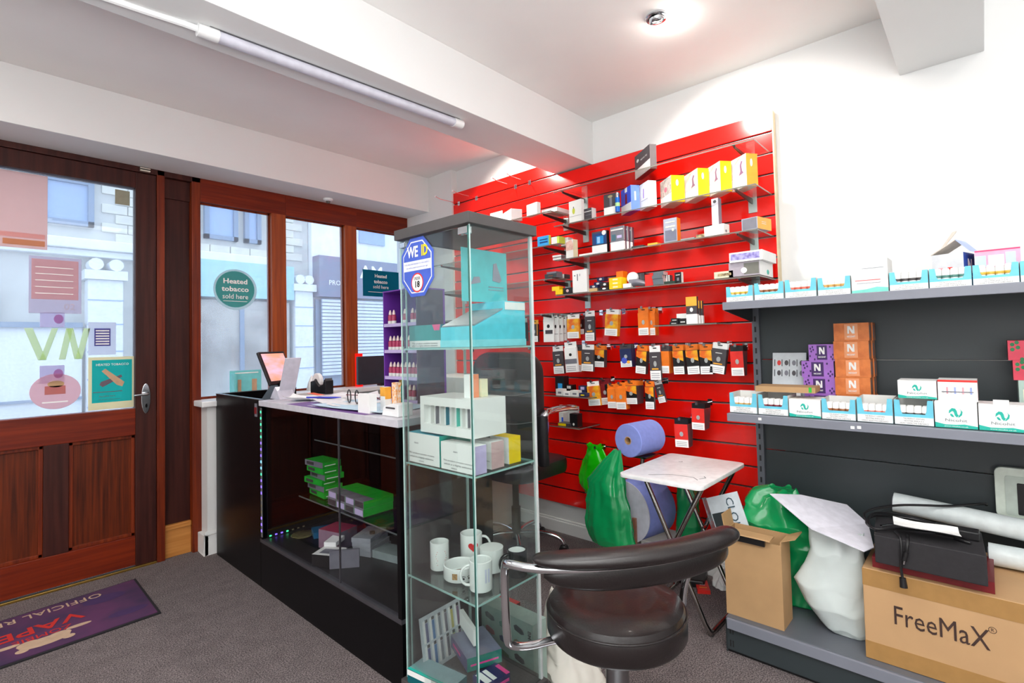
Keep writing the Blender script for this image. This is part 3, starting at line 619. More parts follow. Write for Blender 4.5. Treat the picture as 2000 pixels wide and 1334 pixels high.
for j, (x, w) in enumerate(((.345, .15), (.475, .15))):
    s = FLIME; d = MB(); t = .03
    z0, z1 = 1.215, 1.385
    def bar_(x0, z0_, x1, z1_, t=.022): return [(x0-t/2, z0_), (x0+t/2, z0_), (x1+t/2, z1_), (x1-t/2, z1_)]
    if j == 0: pts = [bar_(x, z0, x-.055, z1, .034), bar_(x+.002, z0, x+.05, z1, .026)]
    else: pts = [bar_(x-.05, z0, x-.02, z1, .028), bar_(x+.015, z0, x-.018, z1, .028), bar_(x+.02, z0, x+.055, z1, .028)]
    for pi, p in enumerate(pts): d.prism(p, 'y', 3.696-pi*.0006, 3.6985-pi*.0006)
    o = obj('vinyl_letter', d, FLIME); tag(o, ('pale lime V shaped vinyl letter on the door glass' if j == 0 else 'pale lime zigzag vinyl letter beside the V on the door glass'), 'sticker'); origin(o)
for z, l in ((1.36, 'small washed out picture sticker above the lime letters'), (1.10, 'small washed out picture sticker below the lime letters')):
    o = flat_thing('picture_sticker', l, 'sticker', rect(.335, .435, z-.01 if z < 1.2 else z+.03, z+.085 if z < 1.2 else z+.11), film('backlit_picture', (236, 228, 242), .9), y=3.6995)
    on(o, 'picture_patch', ell(.41, z+.04 if z < 1.2 else z+.075, .02, .025), film('backlit_violet', (236, 199, 225), .9), 3.698)
o = flat_thing('paper_patch', 'small olive paper patch at the top corner of the door glass', 'sticker', rect(.655, .725, 2.11, 2.196), mat('olive_paper', (150, 148, 128), .6))
o = obj('counter_card', MB().prism(rect(1.262, 1.275, .936, 1.09), 'y', 3.60, 3.68).box(1.26, 1.46, 3.672, 3.676, .936, 1.105), mat('pale_teal_card', (120, 206, 208), .5)); tag(o, 'pale teal folded card with tan sticks standing on the window board', 'card')
origin(o)
for x in (1.32, 1.41): on(o, 'stick', rect(x-.012, x+.02 if x > 1.4 else x+.01, .94, 1.045), mat('tan_stick'), 3.671)
on(o, 'headline', rect(1.29, 1.44, 1.085, 1.092), W1, 3.671)
# ---------------------------------------------------------------- door mat
dm = thing('door_mat', 'purple printed shop mat lying before the door', 'mat', (.2, 3.2, 0))
MATP = mat('mat_purple', (58, 38, 72), .9, scale=5, col2=(88, 44, 84), bump=.2)
obj('mat_base', MB().prism([(-.45, 2.93), (.702, 2.945), (.712, 3.489), (-.45, 3.40)], 'z', 0, .006), mat('mat_rubber', (30, 28, 32), .9), dm)
obj('mat_pile', MB().prism([(-.44, 2.945), (.690, 2.960), (.700, 3.474), (-.44, 3.388)], 'z', .006, .009), MATP, dm)
MO = Vector((.2, 3.2, 0)); MX, MY = (-.998, -.05, 0), (.05, -.998, 0)
text(dm, 'OFFICIAL RETAILER', mat('mat_cream', (186, 158, 132), .9), Vector((.24, 3.385, .0095))-MO, MX, MY, .075, fit=.62)
text(dm, 'ZOMBIE', mat('mat_red', (186, 36, 30), .9), Vector((.30, 3.125, .0095))-MO, MX, MY, .06, fit=.2)
text(dm, 'VAPE', mat('mat_red'), Vector((.30, 3.215, .0102))-MO, MX, MY, .12, fit=.30, bold=.015)
bn = MB()
for bi, (cx, cy, rx, ry) in enumerate(((.30, 3.05, .085, .042), (.225, 3.02, .022, .018), (.375, 3.02, .022, .018), (.25, 3.07, .04, .03), (.35, 3.07, .04, .03), (.18, 3.10, .045, .014), (.42, 3.10, .045, .014))): bn.prism(ell(cx, cy, rx, ry), 'z', .0088, .0098+bi*.0001)
obj('skull_emblem', bn, mat('mat_cream'), dm)
for cx, cy, rx, ry in ((.55, 3.33, .09, .05), (.60, 3.08, .08, .035), (-.05, 3.1, .10, .05)):
    obj('mat_patch', MB().prism(ell(cx, cy, rx, ry, 9), 'z', .009, .0093), mat('mat_violet', (62, 38, 84), .9), dm)
# ---------------------------------------------------------------- counter
cu = thing('counter_unit', 'black open topped counter end unit nearest the window', 'counter', (1.36, 3.18, 0))
obj('front_panel', MB().box(1.125, 1.143, 2.852, 3.51, .0, .975), BLACK, cu, bevel=.0015)
obj('side_panel', MB().box(1.143, 1.62, 3.492, 3.51, 0, .975), BLACK, cu, bevel=.0015); obj('side_panel', MB().box(1.143, 1.62, 2.852, 2.868, 0, .94), BLACK, cu)
obj('shelf_board', MB().box(1.143, 1.62, 2.868, 3.492, .905, .922), BLACK, cu)
obj('edge_trim', MB().box(1.123, 1.145, 2.852, 3.512, .975, .979).box(1.143, 1.62, 3.49, 3.512, .975, .979), STEEL, cu)
tg = obj('price_tag', MB().box(1.1225, 1.125, 2.885, 2.915, .885, .955), MIDG); tag(tg, 'small red and grey tag stuck on the black counter front', 'tag'); origin(tg)
obj('red_band', MB().box(1.1205, 1.1226, 2.886, 2.914, .90, .935), DRED, tg)
ct = thing('display_counter', 'black glass fronted display counter with white laminate top', 'counter', (1.36, 2.22, 0))
TOPM = mat('pale_laminate', (206, 204, 212), .35)
obj('countertop', MB().box(1.118, 1.62, 1.60, 2.85, .946, .974), TOPM, ct, bevel=.002)
obj('plinth', MB().box(1.125, 1.143, 1.60, 2.85, 0, .235), BLACK, ct); obj('deck', MB().box(1.143, 1.60, 1.615, 2.84, .232, .25), BLACKP, ct)
obj('front_rail', MB().box(1.121, 1.145, 1.60, 2.85, .235, .252), mat('grey_trim', (92, 90, 96), .35, .6), ct)
obj('corner_post', MB().box(1.123, 1.145, 1.60, 1.622, .252, .946), BLACK, ct); obj('corner_post', MB().box(1.123, 1.145, 2.828, 2.85, .252, .946), BLACK, ct)
obj('end_panel', MB().box(1.145, 1.60, 1.60, 1.615, 0, .946), BLACK, ct); obj('end_panel', MB().box(1.145, 1.60, 2.835, 2.85, 0, .946), BLACK, ct)
obj('back_panel', MB().box(1.585, 1.60, 1.615, 2.835, 0, .946), BLACK, ct)
obj('front_glass', MB().box(1.130, 1.134, 1.622, 2.828, .252, .946), GCT, ct)
for z, x0 in ((.50, 1.215), (.77, 1.30)):
    obj('glass_shelf', MB().box(x0, 1.585, 1.62, 2.60 if z < .6 else 2.6, z-.006, z), GLS, ct); obj('shelf_edge', MB().box(x0-.0015, x0, 1.62, 2.60, z-.006, z), mat('dim_glass_edge', (96, 104, 104), .3), ct)
obj('shelf_upright', MB().box(1.129, 1.136, 2.047, 2.052, .252, .946), mat('grey_trim'), ct)
ls = thing('led_strip', 'strip of small green and violet lights down the counter front edge', 'light strip', (1.136, 2.838, .26))
obj('led_tape', MB().box(1.1205, 1.1225, 2.820, 2.836, .265, .935), mat('led_tape_grey', (110, 110, 112), .5), ls)
cols = ['g', 'g', 'g', 'g', 'g', 'v', 'v', 'v', 'c', 'c', 'g', 'v', 'v', 'v', 'o', 'o', 'o', 'v', 'v', 'v']
LE = {'g': mat('led_green', (60, 240, 150), emit=2.2), 'v': mat('led_violet', (120, 90, 250), emit=2.2), 'c': mat('led_cyan', (110, 200, 255), emit=2.5), 'o': mat('led_off', (130, 120, 90))}
for i, c in enumerate(cols):
    z = .915-i*.0325
    obj('led', MB().box(1.119, 1.1206, 2.823, 2.833, z-.006, z+.006), LE[c], ls)
for i in range(7): obj('led', MB().box(1.16+i*.03, 1.17+i*.03, 2.825, 2.829, .256, .262), LE['gvvgooo'[i]], ls)
# goods inside the counter
def B(x, y, z, w, d, h, rot): return (x, y, z, w, d, h, rot)
GB = ('green_box', 'box')
for i in range(6):
    box_thing(B(1.262+.004*(i % 2), 2.43+.010*(i % 3), .500+i*.029, .17, .10, .028, (i % 3)*3-3), 'green and silver flat box in the tall counter stack, %s' % ('bottom one', 'second from bottom', 'third from bottom', 'fourth from bottom', 'second from top', 'topmost one')[i], 'box', (MIDG if i % 2 else GREENC, GREENC, GREENC), 'flat_box', 'green boxes inside the counter',
              prints=[('p', 'L', .1, .25, .5, .75, DKG), ('p', 'R', .1, .3, .7, .45, W1)])
for i in range(2):
    for j in range(4):
        box_thing(B(1.236+.002*i, 2.035+j*.078, .500+i*.034, .075, .155, .033, 0), 'green carton in the long counter row, %s layer, %s' % (('lower', 'upper')[i], ('rightmost', 'second from right', 'third from right', 'leftmost')[j]), 'box', (MIDG, GREENC, GREENC if i == 0 or j else GREENC), 'flat_box', 'green boxes inside the counter',
                  prints=[('p', 'L', .06, .1, .94, .85, DKG if (i+j) % 2 else LILAC), ('p', 'T', .0, .0, 1, .35, MIDG)])
DECK = .2505
box_thing(B(1.19, 2.20, DECK, .12, .10, .055, 28), 'black and white phone box lying open on the counter deck', 'box', (BLACKP, W2, W2), 'phone_box', prints=[('p', 'T', .2, .2, .8, .7, MIDG)])
box_thing(B(1.25, 2.30, DECK+.055, .06, .09, .02, 35), 'small white box lying on top of the phone box', 'box', W1, 'small_box')
box_thing(B(1.27, 2.13, DECK, .13, .015, .08, 50), 'grey card sleeve leaning beside the phone box', 'card', MIDG, 'card_sleeve')
for i in range(4): box_thing(B(1.36, 2.18, DECK+i*.022, .10, .16, .021, 20+i*3), 'pale plastic case in the low stack on the counter deck, %s' % ('bottom', 'second up', 'third up', 'top')[i], 'case', mat('smoky_case', (176, 182, 188), .25), 'plastic_case', 'plastic cases on the counter deck')
box_thing(B(1.30, 2.36, DECK, .14, .12, .09, 15), 'pink and clear tray behind the phone box', 'tray', (mat('mauve_plastic', (150, 120, 136), .4), MIDG, mat('pink_tray', (170, 60, 84), .4)), 'tray')
box_thing(B(1.30, 2.62, DECK, .10, .10, .03, -20), 'small blue box near the back of the counter deck', 'box', mat('teal_blue', (30, 100, 140), .4), 'small_box')
box_thing(B(1.20, 1.655, DECK, .09, .03, .215, -8), 'tall white carton standing at the right end inside the counter', 'box', W1, 'tall_box')
o = obj('disc', MB().lathe([(.0, 0), (.012, 0), (.058, .0), (.06, .004), (.055, .008), (.012, .008)], (1.29, 2.72, DECK+.002), 28), mat('gold_disc', (170, 160, 110), .2, .7)); tag(o, 'gold shiny disc lying on the counter deck', 'disc'); origin(o)
bt = thing('small_bottle', 'small teal glass bottle with dark cap inside the counter', 'bottle', (1.405, 2.235, DECK))
obj('bottle_body', MB().lathe([(0, 0), (.028, 0), (.03, .005), (.03, .05), (.012, .062), (.010, .075)], n=20), mat('teal_glass', (20, 120, 104), .12), bt, world=False)
obj('bottle_cap', MB().lathe([(.011, .075), (.013, .077), (.013, .098), (0, .1)], n=16), BLACKP, bt, world=False)
box_thing(B(1.40, 2.02, DECK, .16, .10, .035, 12), 'crumpled clear packet behind the teal bottle in the counter', 'packet', mat('clear_pack', (150, 164, 164), .15), 'clear_packet')
# ---- things standing on the counter
def sheet(name, label, cat, x, y, z, w, d, rot, m, curl=0, group=None, n=6, th=.0006):
    mb = MB(); vs = []
    for s in (0, 1):
        for i in range(n+1):
            for j in range(n+1):
                u, v = i/n, j/n
                vs.append((u*d-d/2, v*w-w/2, curl*((u-.5)**2+(v-.4)**3)+th*s+.0015*math.sin(9*u+5*v+x*40)*(1 if curl else 0)))
    N = (n+1)**2; fs = []
    for i in range(n):
        for j in range(n):
            a = i*(n+1)+j; fs += [(a, a+1, a+n+2, a+n+1), (N+a, N+a+n+1, N+a+n+2, N+a+1)]
    ed = [(i*(n+1)) for i in range(n+1)]+[n*(n+1)+j for j in range(1, n+1)]+[i*(n+1)+n for i in range(n-1, -1, -1)]+[j for j in range(n-1, 0, -1)]
    for k in range(len(ed)): a, b = ed[k], ed[(k+1) % len(ed)]; fs.append((a, b, b+N, a+N))
    mb.add(vs, fs); lo = min(v[2] for v in vs)
    o = obj(name, mb.shift((0, 0, -lo)), m, loc=(x, y, z), rotz=math.radians(rot)); return tag(o, label, cat, group)
CT = .9745
o = sheet('counter_mat', 'purple printed mat lying along the counter top front edge', 'mat', 1.185, 2.18, CT, .70, .12, 0, mat('purple_mat', (112, 66, 140), .5)); text(o, 'OFFICIAL STOCKIST', W1, (-.03, .1, .001), (0, -1, 0), (1, 0, 0), .02)
sheet('paper_sheet', 'large pale blue sheet spread on the counter top', 'paper', 1.285, 2.05, CT+.001, .52, .27, 3, mat('pale_blue_paper', (196, 222, 238), .6), .02)
sheet('paper_sheet', 'white sheet lying under the eyeglasses on the counter', 'paper', 1.32, 2.30, CT+.004, .34, .24, -12, mat('white_paper', (240, 240, 240), .6), .02)
sheet('paper_sheet', 'white crumpled receipt beside the sign holder on the counter', 'paper', 1.24, 2.62, CT+.001, .14, .12, 40, mat('white_paper'), .06)
sheet('paper_sheet', 'white folded sheet behind the eyeglasses on the counter', 'paper', 1.44, 2.36, CT+.006, .2, .16, -30, mat('white_paper'), .05)
sheet('paper_sheet', 'white sheet near the tape dispenser at the back of the counter', 'paper', 1.46, 2.50, CT+.003, .30, .2, 20, mat('white_paper'), .03)
sheet('magazine', 'grey printed leaflet beside the orange card on the counter', 'leaflet', 1.33, 2.62, CT+.002, .2, .14, 35, MIDG, .01)
sheet('card_strip', 'orange card strip lying on the counter papers', 'card', 1.40, 2.78, CT+.012, .20, .04, -10, mat('orange_strip', (255, 96, 10), .4))
sheet('card_strip', 'dark green strip of card on the counter papers', 'card', 1.52, 2.40, CT+.02, .16, .02, -14, mat('green_strip', (0, 110, 80), .4))
o = obj('pen', MB().sweep([(1.26, 2.60, CT+.016), (1.33, 2.44, CT+.018), (1.345, 2.405, CT+.019)], [(.0045, .0045), (.0045, .0045), (.0015, .0015)], 8), mat('blue_pen', (50, 60, 190), .3)); tag(o, 'blue pen lying across the counter papers', 'pen'); origin(o)
o = obj('paper_cone', MB().lathe([(.032, 0), (.022, .05), (.003, .095), (0, .1)], (1.57, 3.17, CT), 7, smooth=False), W1); tag(o, 'white folded paper cone standing by the tape dispenser', 'paper'); origin(o)
# eyeglasses
eg = thing('eyeglasses', 'dark rimmed spectacles resting on the counter papers', 'glasses', (1.285, 2.19, CT))
def ring(cx, cy, cz, r, tilt=0): return [(cx+r*.3*math.cos(a), cy+r*math.cos(a), cz+r*math.sin(a)) for a in [2*math.pi*k/20 for k in range(21)]]
for dy in (-.034, .034): obj('rim', MB().sweep(ring(1.285, 2.19+dy, CT+.040, .030), .003, 6), BLACKP, eg)
for dy in (-.062, .062): obj('temple', MB().sweep([(1.285, 2.19+dy, CT+.045), (1.365, 2.19+dy*.95, CT+.035), (1.405, 2.19+dy*.9, CT+.014)], .002, 6), DRED, eg)
# pos terminal
pt = thing('till_terminal', 'black touch screen till tablet on a wedge stand on the counter unit', 'till', (1.34, 3.12, .922))
R0 = Vector((1.34, 3.12, .922))
M = Matrix.Translation((1.345, 3.10, 1.04)) @ Matrix.Rotation(math.radians(118), 4, 'Z') @ Matrix.Rotation(math.radians(24), 4, 'Y')
# screen local: width along y .27, height z .24, faces +x side (right)
obj('tablet_body', MB().box(-.018, .0, -.11, .11, -.01, .20).xf(M), BLACKP, pt, bevel=.006)
scr = mat('lit_screen', (236, 160, 130), .3, emit=.55, scale=3, col2=(226, 190, 214), stretch=(1, 4, 6))
obj('screen', MB().box(-.0195, -.018, -.095, .095, .012, .185).xf(M), scr, pt)
obj('wedge_stand', MB().prism([(1.24, .922), (1.44, .922), (1.38, 1.05), (1.335, 1.06)], 'y', 3.05, 3.17), BLACKP, pt, bevel=.004)
# acrylic leaflet holder
ah = thing('leaflet_holder', 'tilted clear acrylic sign holder beside the till terminal', 'holder', (1.22, 2.80, CT))
M = Matrix.Translation((1.215, 2.79, CT)) @ Matrix.Rotation(math.radians(52), 4, 'X')
obj('acrylic_sheet', MB().box(-.0, .085, -.004, .004, .0, .24).xf(Matrix.Translation((1.215, 2.84, CT)) @ Matrix.Rotation(math.radians(24), 4, 'X')), mat('frosted_acrylic', (206, 204, 216), .25), ah)
obj('acrylic_foot', MB().prism([(2.78, CT), (2.90, CT), (2.875, CT+.03), (2.84, CT+.065), (2.815, CT+.045)], 'x', 1.20, 1.285), mat('frosted_acrylic'), ah)
# tape dispenser
td = thing('tape_dispenser', 'black desk tape dispenser with white roll on the counter', 'dispenser', (1.50, 2.93, CT))
pr = [(-.085, 0), (.10, 0), (.10, .078), (.082, .086), (.065, .056), (.02, .043), (-.01, .062), (-.03, .078), (-.085, .068)]
obj('dispenser_body', MB().prism([(2.93-a, CT+b) for a, b in pr], 'x', 1.485, 1.535), BLACKP, td, bevel=.004)
obj('tape_roll', MB().lathe([(.020, -.011), (.050, -.011), (.052, -.009), (.052, .009), (.050, .011), (.020, .011)], (1.51, 2.972, CT+.066), 30, axis='x'), W1, td)
obj('roll_hub', MB().lathe([(0, -.014), (.019, -.014), (.02, 0), (.019, .014), (0, .014)], (1.51, 2.972, CT+.066), 20, axis='x'), mat('hub_grey', (90, 92, 96), .3), td)
obj('cutter_blade', MB().box(1.49, 1.53, 2.835, 2.845, CT+.078, CT+.092), STEEL, td)
# small boxes by the stand
box_thing(B(1.155, 1.845, CT, .085, .035, .077, 0), 'plain white carton standing at the counter front edge', 'box', W1, 'white_box')
box_thing(B(1.24, 1.86, CT, .035, .03, .10, 0), 'narrow white and orange carton behind the plain white one', 'box', W1, 'tall_box', prints=[('p', 'L', .0, .62, 1, 1, ORG2), ('p', 'R', 0, .5, 1, 1, ORG2)])
box_thing(B(1.27, 1.825, CT, .03, .025, .118, 0), 'orange flowered packet standing near the purple stand', 'box', mat('floral_print', (248, 160, 50), .5, scale=90, col2=(250, 240, 230)), 'packet')
lt = thing('lighter', 'teal lighter with metal top standing behind the white carton', 'lighter', (1.35, 1.90, CT))
obj('lighter_body', MB().sweep([(0, 0, 0), (0, 0, .098)], (.012, .008), 12, pw=.6), mat('teal_plastic', (10, 130, 116), .3), lt, world=False); obj('lighter_head', MB().sweep([(0, 0, .098), (0, 0, .122)], (.011, .007), 10, pw=.6), mat('brass_dark', (150, 130, 70), .3, .8), lt, world=False)
pb = thing('piggy_box', 'small white slotted plastic box at the counter corner', 'box', (1.205, 1.70, CT))
obj('box_body', MB().prism([(1.655, CT), (1.765, CT), (1.755, CT+.035), (1.70, CT+.05), (1.655, CT+.05)], 'x', 1.16, 1.23), PLASTW, pb, bevel=.004)
obj('slot', MB().box(1.1585, 1.1605, 1.675, 1.735, CT+.030, CT+.036), DKG, pb)
# ---- purple bottle stand
ps = thing('bottle_stand', 'tall purple display stand with shelves of small bottles on the counter', 'display stand', (1.59, 2.08, CT))
PURM = mat('stand_purple', (112, 54, 160), .35, var=.05, scale=3)
X0, X1, Y0, Y1, ZT = 1.487, 1.66, 1.961, 2.236, 1.515
obj('back_board', MB().box(X1-.012, X1, Y0, Y1, CT, ZT), PURM, ps); obj('side_board', MB().box(X0, X1-.012, Y0, Y0+.006, CT, ZT), mat('stand_side', (66, 58, 78), .4, var=.03), ps)
obj('side_board', MB().box(X0, X1-.012, Y1-.006, Y1, CT, ZT), PURM, ps); obj('top_board', MB().box(X0-.002, X1, Y0, Y1, ZT, ZT+.006), PURM, ps)
lev = [1.030, 1.170, 1.305, 1.44]
for i, z in enumerate((.976, 1.085, 1.215, 1.345)):
    obj('stand_shelf', MB().box(X0+.005, X1-.012, Y0+.006, Y1-.006, z-.004, z), ACRYL if 0 else PURM, ps)
    obj('shelf_lip', MB().box(X0, X0+.004, Y0+.006, Y1-.006, z-.004, z+.012), mat('lip_lilac', (190, 170, 214), .3), ps)
BODY = MB().lathe([(0, 0), (.011, 0), (.0118, .002), (.0118, .052), (.006, .058)], n=12).mesh('bottle_body', mat('bottle_dark_pink', (176, 60, 96), .25))
LABL = MB().lathe([(.0121, .004), (.0121, .026)], n=12).mesh('bottle_label', W2); CAPB = MB().lathe([(.008, .057), (.0075, .066), (.003, .080), (0, .081)], n=10).mesh('bottle_cap', mat('bottle_cap_cream', (230, 206, 200), .3))
first = {}
rowname = ('bottom', 'second', 'third', 'top')
for i, z in enumerate((.976, 1.085, 1.215, 1.345)):
    for j in range(8):
        if (i == 0 and j not in (5, 6, 1, 2)) or (i == 3 and j in (4, 5, 2)) or (i == 2 and j == 3): continue
        b = thing('liquid_bottle', 'dark pink dropper bottle, %s from the right on the %s shelf of the purple stand' % (('first', 'second', 'third', 'fourth', 'fifth', 'sixth', 'seventh', 'eighth')[j], rowname[i]), 'bottle', (X0+.022, Y0+.028+j*.031, z+.0005), 0, 'bottles on the %s shelf of the purple stand' % rowname[i])
        for nm, me in (('bottle_body', BODY), ('bottle_label', LABL), ('bottle_cap', CAPB)):
            q = bpy.data.objects.new(nm, me); C.objects.link(q); q.parent = b
# ---- behind the counter near the window
mo = thing('computer_monitor', 'black back of a flat monitor standing behind the counter by the window', 'monitor', (2.28, 3.28, .936))
obj('desk_leg_board', MB().box(1.9, 2.6, 3.2, 3.22, 0, .9), GRAYD, mo) if 0 else None
obj('monitor_back', MB().box(2.10, 2.62, 3.50, 3.53, .955, 1.17), mat('slate_black', (40, 44, 54), .4), mo, bevel=.004); obj('monitor_foot', MB().box(2.30, 2.42, 3.501, 3.56, .9355, .96), BLACKP, mo, bevel=.003)
mo.location = mo.location
o = obj('red_reflection_bar', MB().box(2.165, 2.20, 3.60, 3.65, .9355, 1.19), mat('red_reflection', (255, 16, 10), .4, emit=.9)); tag(o, 'red reflection made as a glowing bar against the mullion beside the monitor', 'light'); origin(o)  # emissive bar stands in for a red reflection at the mullion
o = obj('base_cabinet', MB().box(2.36, 2.688, 2.46, 3.05, .0, 1.02), W2, bevel=.006); tag(o, 'plain pale cupboard against the wall behind the counter', 'cabinet'); origin(o)
# ---------------------------------------------------------------- glass tower cabinet
tw = thing('glass_cabinet', 'tall narrow glass display cabinet with charcoal top and glass shelves', 'cabinet', (1.25, 1.365, 0))
TX0, TX1, TY0, TY1 = 1.103, 1.405, 1.182, 1.545
obj('cabinet_top', MB().box(1.088, 1.420, 1.166, 1.560, 1.626, 1.662), CAPG, tw, bevel=.002)
obj('base_plinth', MB().box(1.088, 1.420, 1.166, 1.560, 0, .080), CAPG, tw, bevel=.002)
g = .004
obj('front_glass_door', MB().box(TX0, TX0+g, TY0+.006, TY1, .085, 1.622), GTW, tw); obj('side_glass', MB().box(TX0+.006, TX1, TY0, TY0+g, .080, 1.626), GTW, tw)
obj('side_glass', MB().box(TX0+.006, TX1, TY1-g, TY1, .080, 1.626), GTW, tw); obj('back_glass', MB().box(TX1-g, TX1, TY0+g, TY1-g, .080, 1.626), GTW, tw)
obj('door_edge', MB().box(TX0-.0005, TX0+g, TY0+.002, TY0+.0055, .085, 1.622), GEDGED, tw); obj('door_edge', MB().box(TX0-.0005, TX0+g, TY1-.001, TY1+.0015, .085, 1.622), GEDGE, tw)
obj('glass_edge', MB().box(TX0+.003, TX0+.0065, TY0-.0005, TY0+g, .08, 1.626), GEDGE, tw); obj('glass_edge', MB().box(TX1, TX1+.001, TY0, TY0+g, .08, 1.626), GEDGE, tw)
obj('corner_strip', MB().box(TX1-.004, TX1+.006, TY0-.001, TY0+.011, .08, 1.626), mat('clear_strip', (206, 212, 212), .2), tw); obj('corner_strip', MB().box(TX1-.004, TX1+.004, TY1-.006, TY1+.002, .08, 1.626), GEDGE, tw)
obj('glass_edge', MB().box(TX0+.02, TX0+.024, TY1-g, TY1+.0008, .08, 1.626), GEDGE, tw)
for z in (.44, .834, 1.237):
    obj('glass_shelf', MB().box(TX0+.008, TX1-.006, TY0+.006, TY1-.006, z-.006, z), GLS, tw)
    obj('shelf_edge', MB().box(TX0+.0065, TX0+.008, TY0+.006, TY1-.006, z-.006, z).box(TX0+.008, TX1-.006, TY0+.0045, TY0+.006, z-.006, z).box(TX1-.006, TX1-.0045, TY0+.006, TY1-.006, z-.006, z), mat('aqua_edge', (160, 200, 194), .15), tw)
    for x, y in ((TX0+.012, TY0+.008), (TX1-.012, TY0+.008), (TX0+.012, TY1-.008), (TX1-.012, TY1-.008)): obj('shelf_clip', MB().cyl((x, y-.004, z-.010), (x, y+.004, z-.010), .005), CHROME, tw)
obj('door_hinge', MB().box(TX0-.002, TX0+.02, TY0+.006, TY0+.05, 1.598, 1.622), CHROME, tw, bevel=.002); obj('door_hinge', MB().box(TX0-.002, TX0+.02, TY1-.03, TY1+.004, 1.598, 1.618), CHROME, tw, bevel=.002)
# age sign on the door
o = thing('age_sign', 'blue octagonal WE ID sticker on the glass cabinet door', 'sign', (TX0-.001, 1.445, 1.42))
def yz(pts, x0, x1): return MB().prism([(1.445-a, 1.520+b) for a, b in pts], 'x', x0, x1)
OC = [(-.030, .100), (.050, .100), (.092, .050), (.092, -.045), (.045, -.102), (-.045, -.102), (-.092, -.050), (-.092, .048)]
OC = [(.40, 1), (-.42, 1), (-1, .47), (-1, -.45), (-.42, -1), (.42, -1), (1, -.45), (1, .47)]
sc = lambda k: [(a*.090*k, b*.103*k) for a, b in OC]
BLU = mat('sign_blue', (66, 96, 200), .35)
obj('sign_field', yz(sc(1), TX0-.0012, TX0), BLU, o); obj('white_outline', yz(sc(.88), TX0-.0016, TX0-.0012), W1, o); obj('sign_field', yz(sc(.84), TX0-.002, TX0-.0016), BLU, o)
obj('white_band', yz([(-.078, -.012), (.078, -.012), (.078, .022), (-.078, .022)], TX0-.0024, TX0-.002), W1, o)
obj('red_ring', yz(ell(0, -.055, .034, .034, 24), TX0-.0024, TX0-.002), REDC, o); obj('white_disc', yz(ell(0, -.055, .029, .029, 24), TX0-.0027, TX0-.0024), W1, o)
def st(s, m, a, b, size, **k): text(o, s, m, Vector((TX0-.0034, 1.445-a, 1.52+b))-o.location, (0, -1, 0), (0, 0, 1), size, **k)
st('WE', W1, -.022, .052, .052, fit=.062, bold=.03); st('ID', YEL, .044, .052, .052, fit=.034, bold=.03)
st('IF YOU ARE LUCKY ENOUGH TO LOOK UNDER 25', BLU, 0, .011, .008, fit=.14); st('you will be asked to prove your age', BLU, 0, -.001, .008, fit=.12); st('UNDER', BLKTEXT, 0, -.041, .016, fit=.036); st('18', BLKTEXT, 0, -.062, .030, bold=.03)
# --- top shelf
Z1 = 1.2375
box_thing('t_teal', 'teal carton with pink corner and white warning label on the cabinet top shelf', 'box', (mat('muted_teal', (66, 156, 156), .4), mat('deep_teal', (0, 110, 130), .4), mat('muted_teal')), 'carton', prints=[('p', 'L', .02, .02, .98, .32, W1, 'warning_label'), ('o', 'L', [(.74, .999), (.98, .999), (.95, .75), (.80, .75)], mat('pink_corner', (236, 100, 150), .4)), ('t', 'L', .5, .2, 'This product contains nicotine', .1, DKTEXT, .8), ('t', 'L', .5, .1, 'which is a highly addictive substance', .1, DKTEXT, .8)])
ds = thing('display_riser', 'bright cyan wedge shaped display box with upright back on the cabinet top shelf', 'display stand', (1.25, 1.24, Z1))
prof = [(1.14, Z1), (1.14, 1.305), (1.275, 1.362), (1.275, 1.392), (1.385, 1.392), (1.385, Z1)]
obj('riser_body', MB().prism(prof, 'y', 1.20, 1.372), CYAN2, ds, bevel=.002)
obj('riser_lid', MB().prism([(1.142, 1.3065), (1.274, 1.3625), (1.274, 1.367), (1.142, 1.311)], 'y', 1.205, 1.367), mat('riser_grey', (140, 150, 156), .3), ds)
obj('base_band', MB().box(1.1388, 1.3862, 1.1988, 1.373, Z1+.0005, Z1+.024), mat('pale_cyan', (140, 226, 236), .4), ds)
obj('price_strip', MB().box(1.28, 1.383, 1.1985, 1.1995, 1.362, 1.388), W1, ds)
obj('back_card', MB().box(1.165, 1.385, 1.285, 1.289, 1.3925, 1.575).box(1.276, 1.30, 1.284, 1.29, 1.37, 1.3925), mat('poster_aqua', (84, 200, 206), .4), ds)
SG = mat('stick_grey', (150, 150, 166), .4)
obj('sketch_stick', MB().prism([(1.31, 1.47), (1.345, 1.465), (1.355, 1.475), (1.33, 1.535), (1.315, 1.53)], 'y', 1.2830, 1.2848), SG, ds); obj('sketch_stick', MB().prism([(1.20, 1.45), (1.25, 1.46), (1.245, 1.48), (1.22, 1.478)], 'y', 1.2830, 1.2848), SG, ds)
obj('rule_frame', MB().box(1.29, 1.365, 1.283, 1.2848, 1.446, 1.449).box(1.29, 1.365, 1.283, 1.2848, 1.436, 1.438), SG, ds)
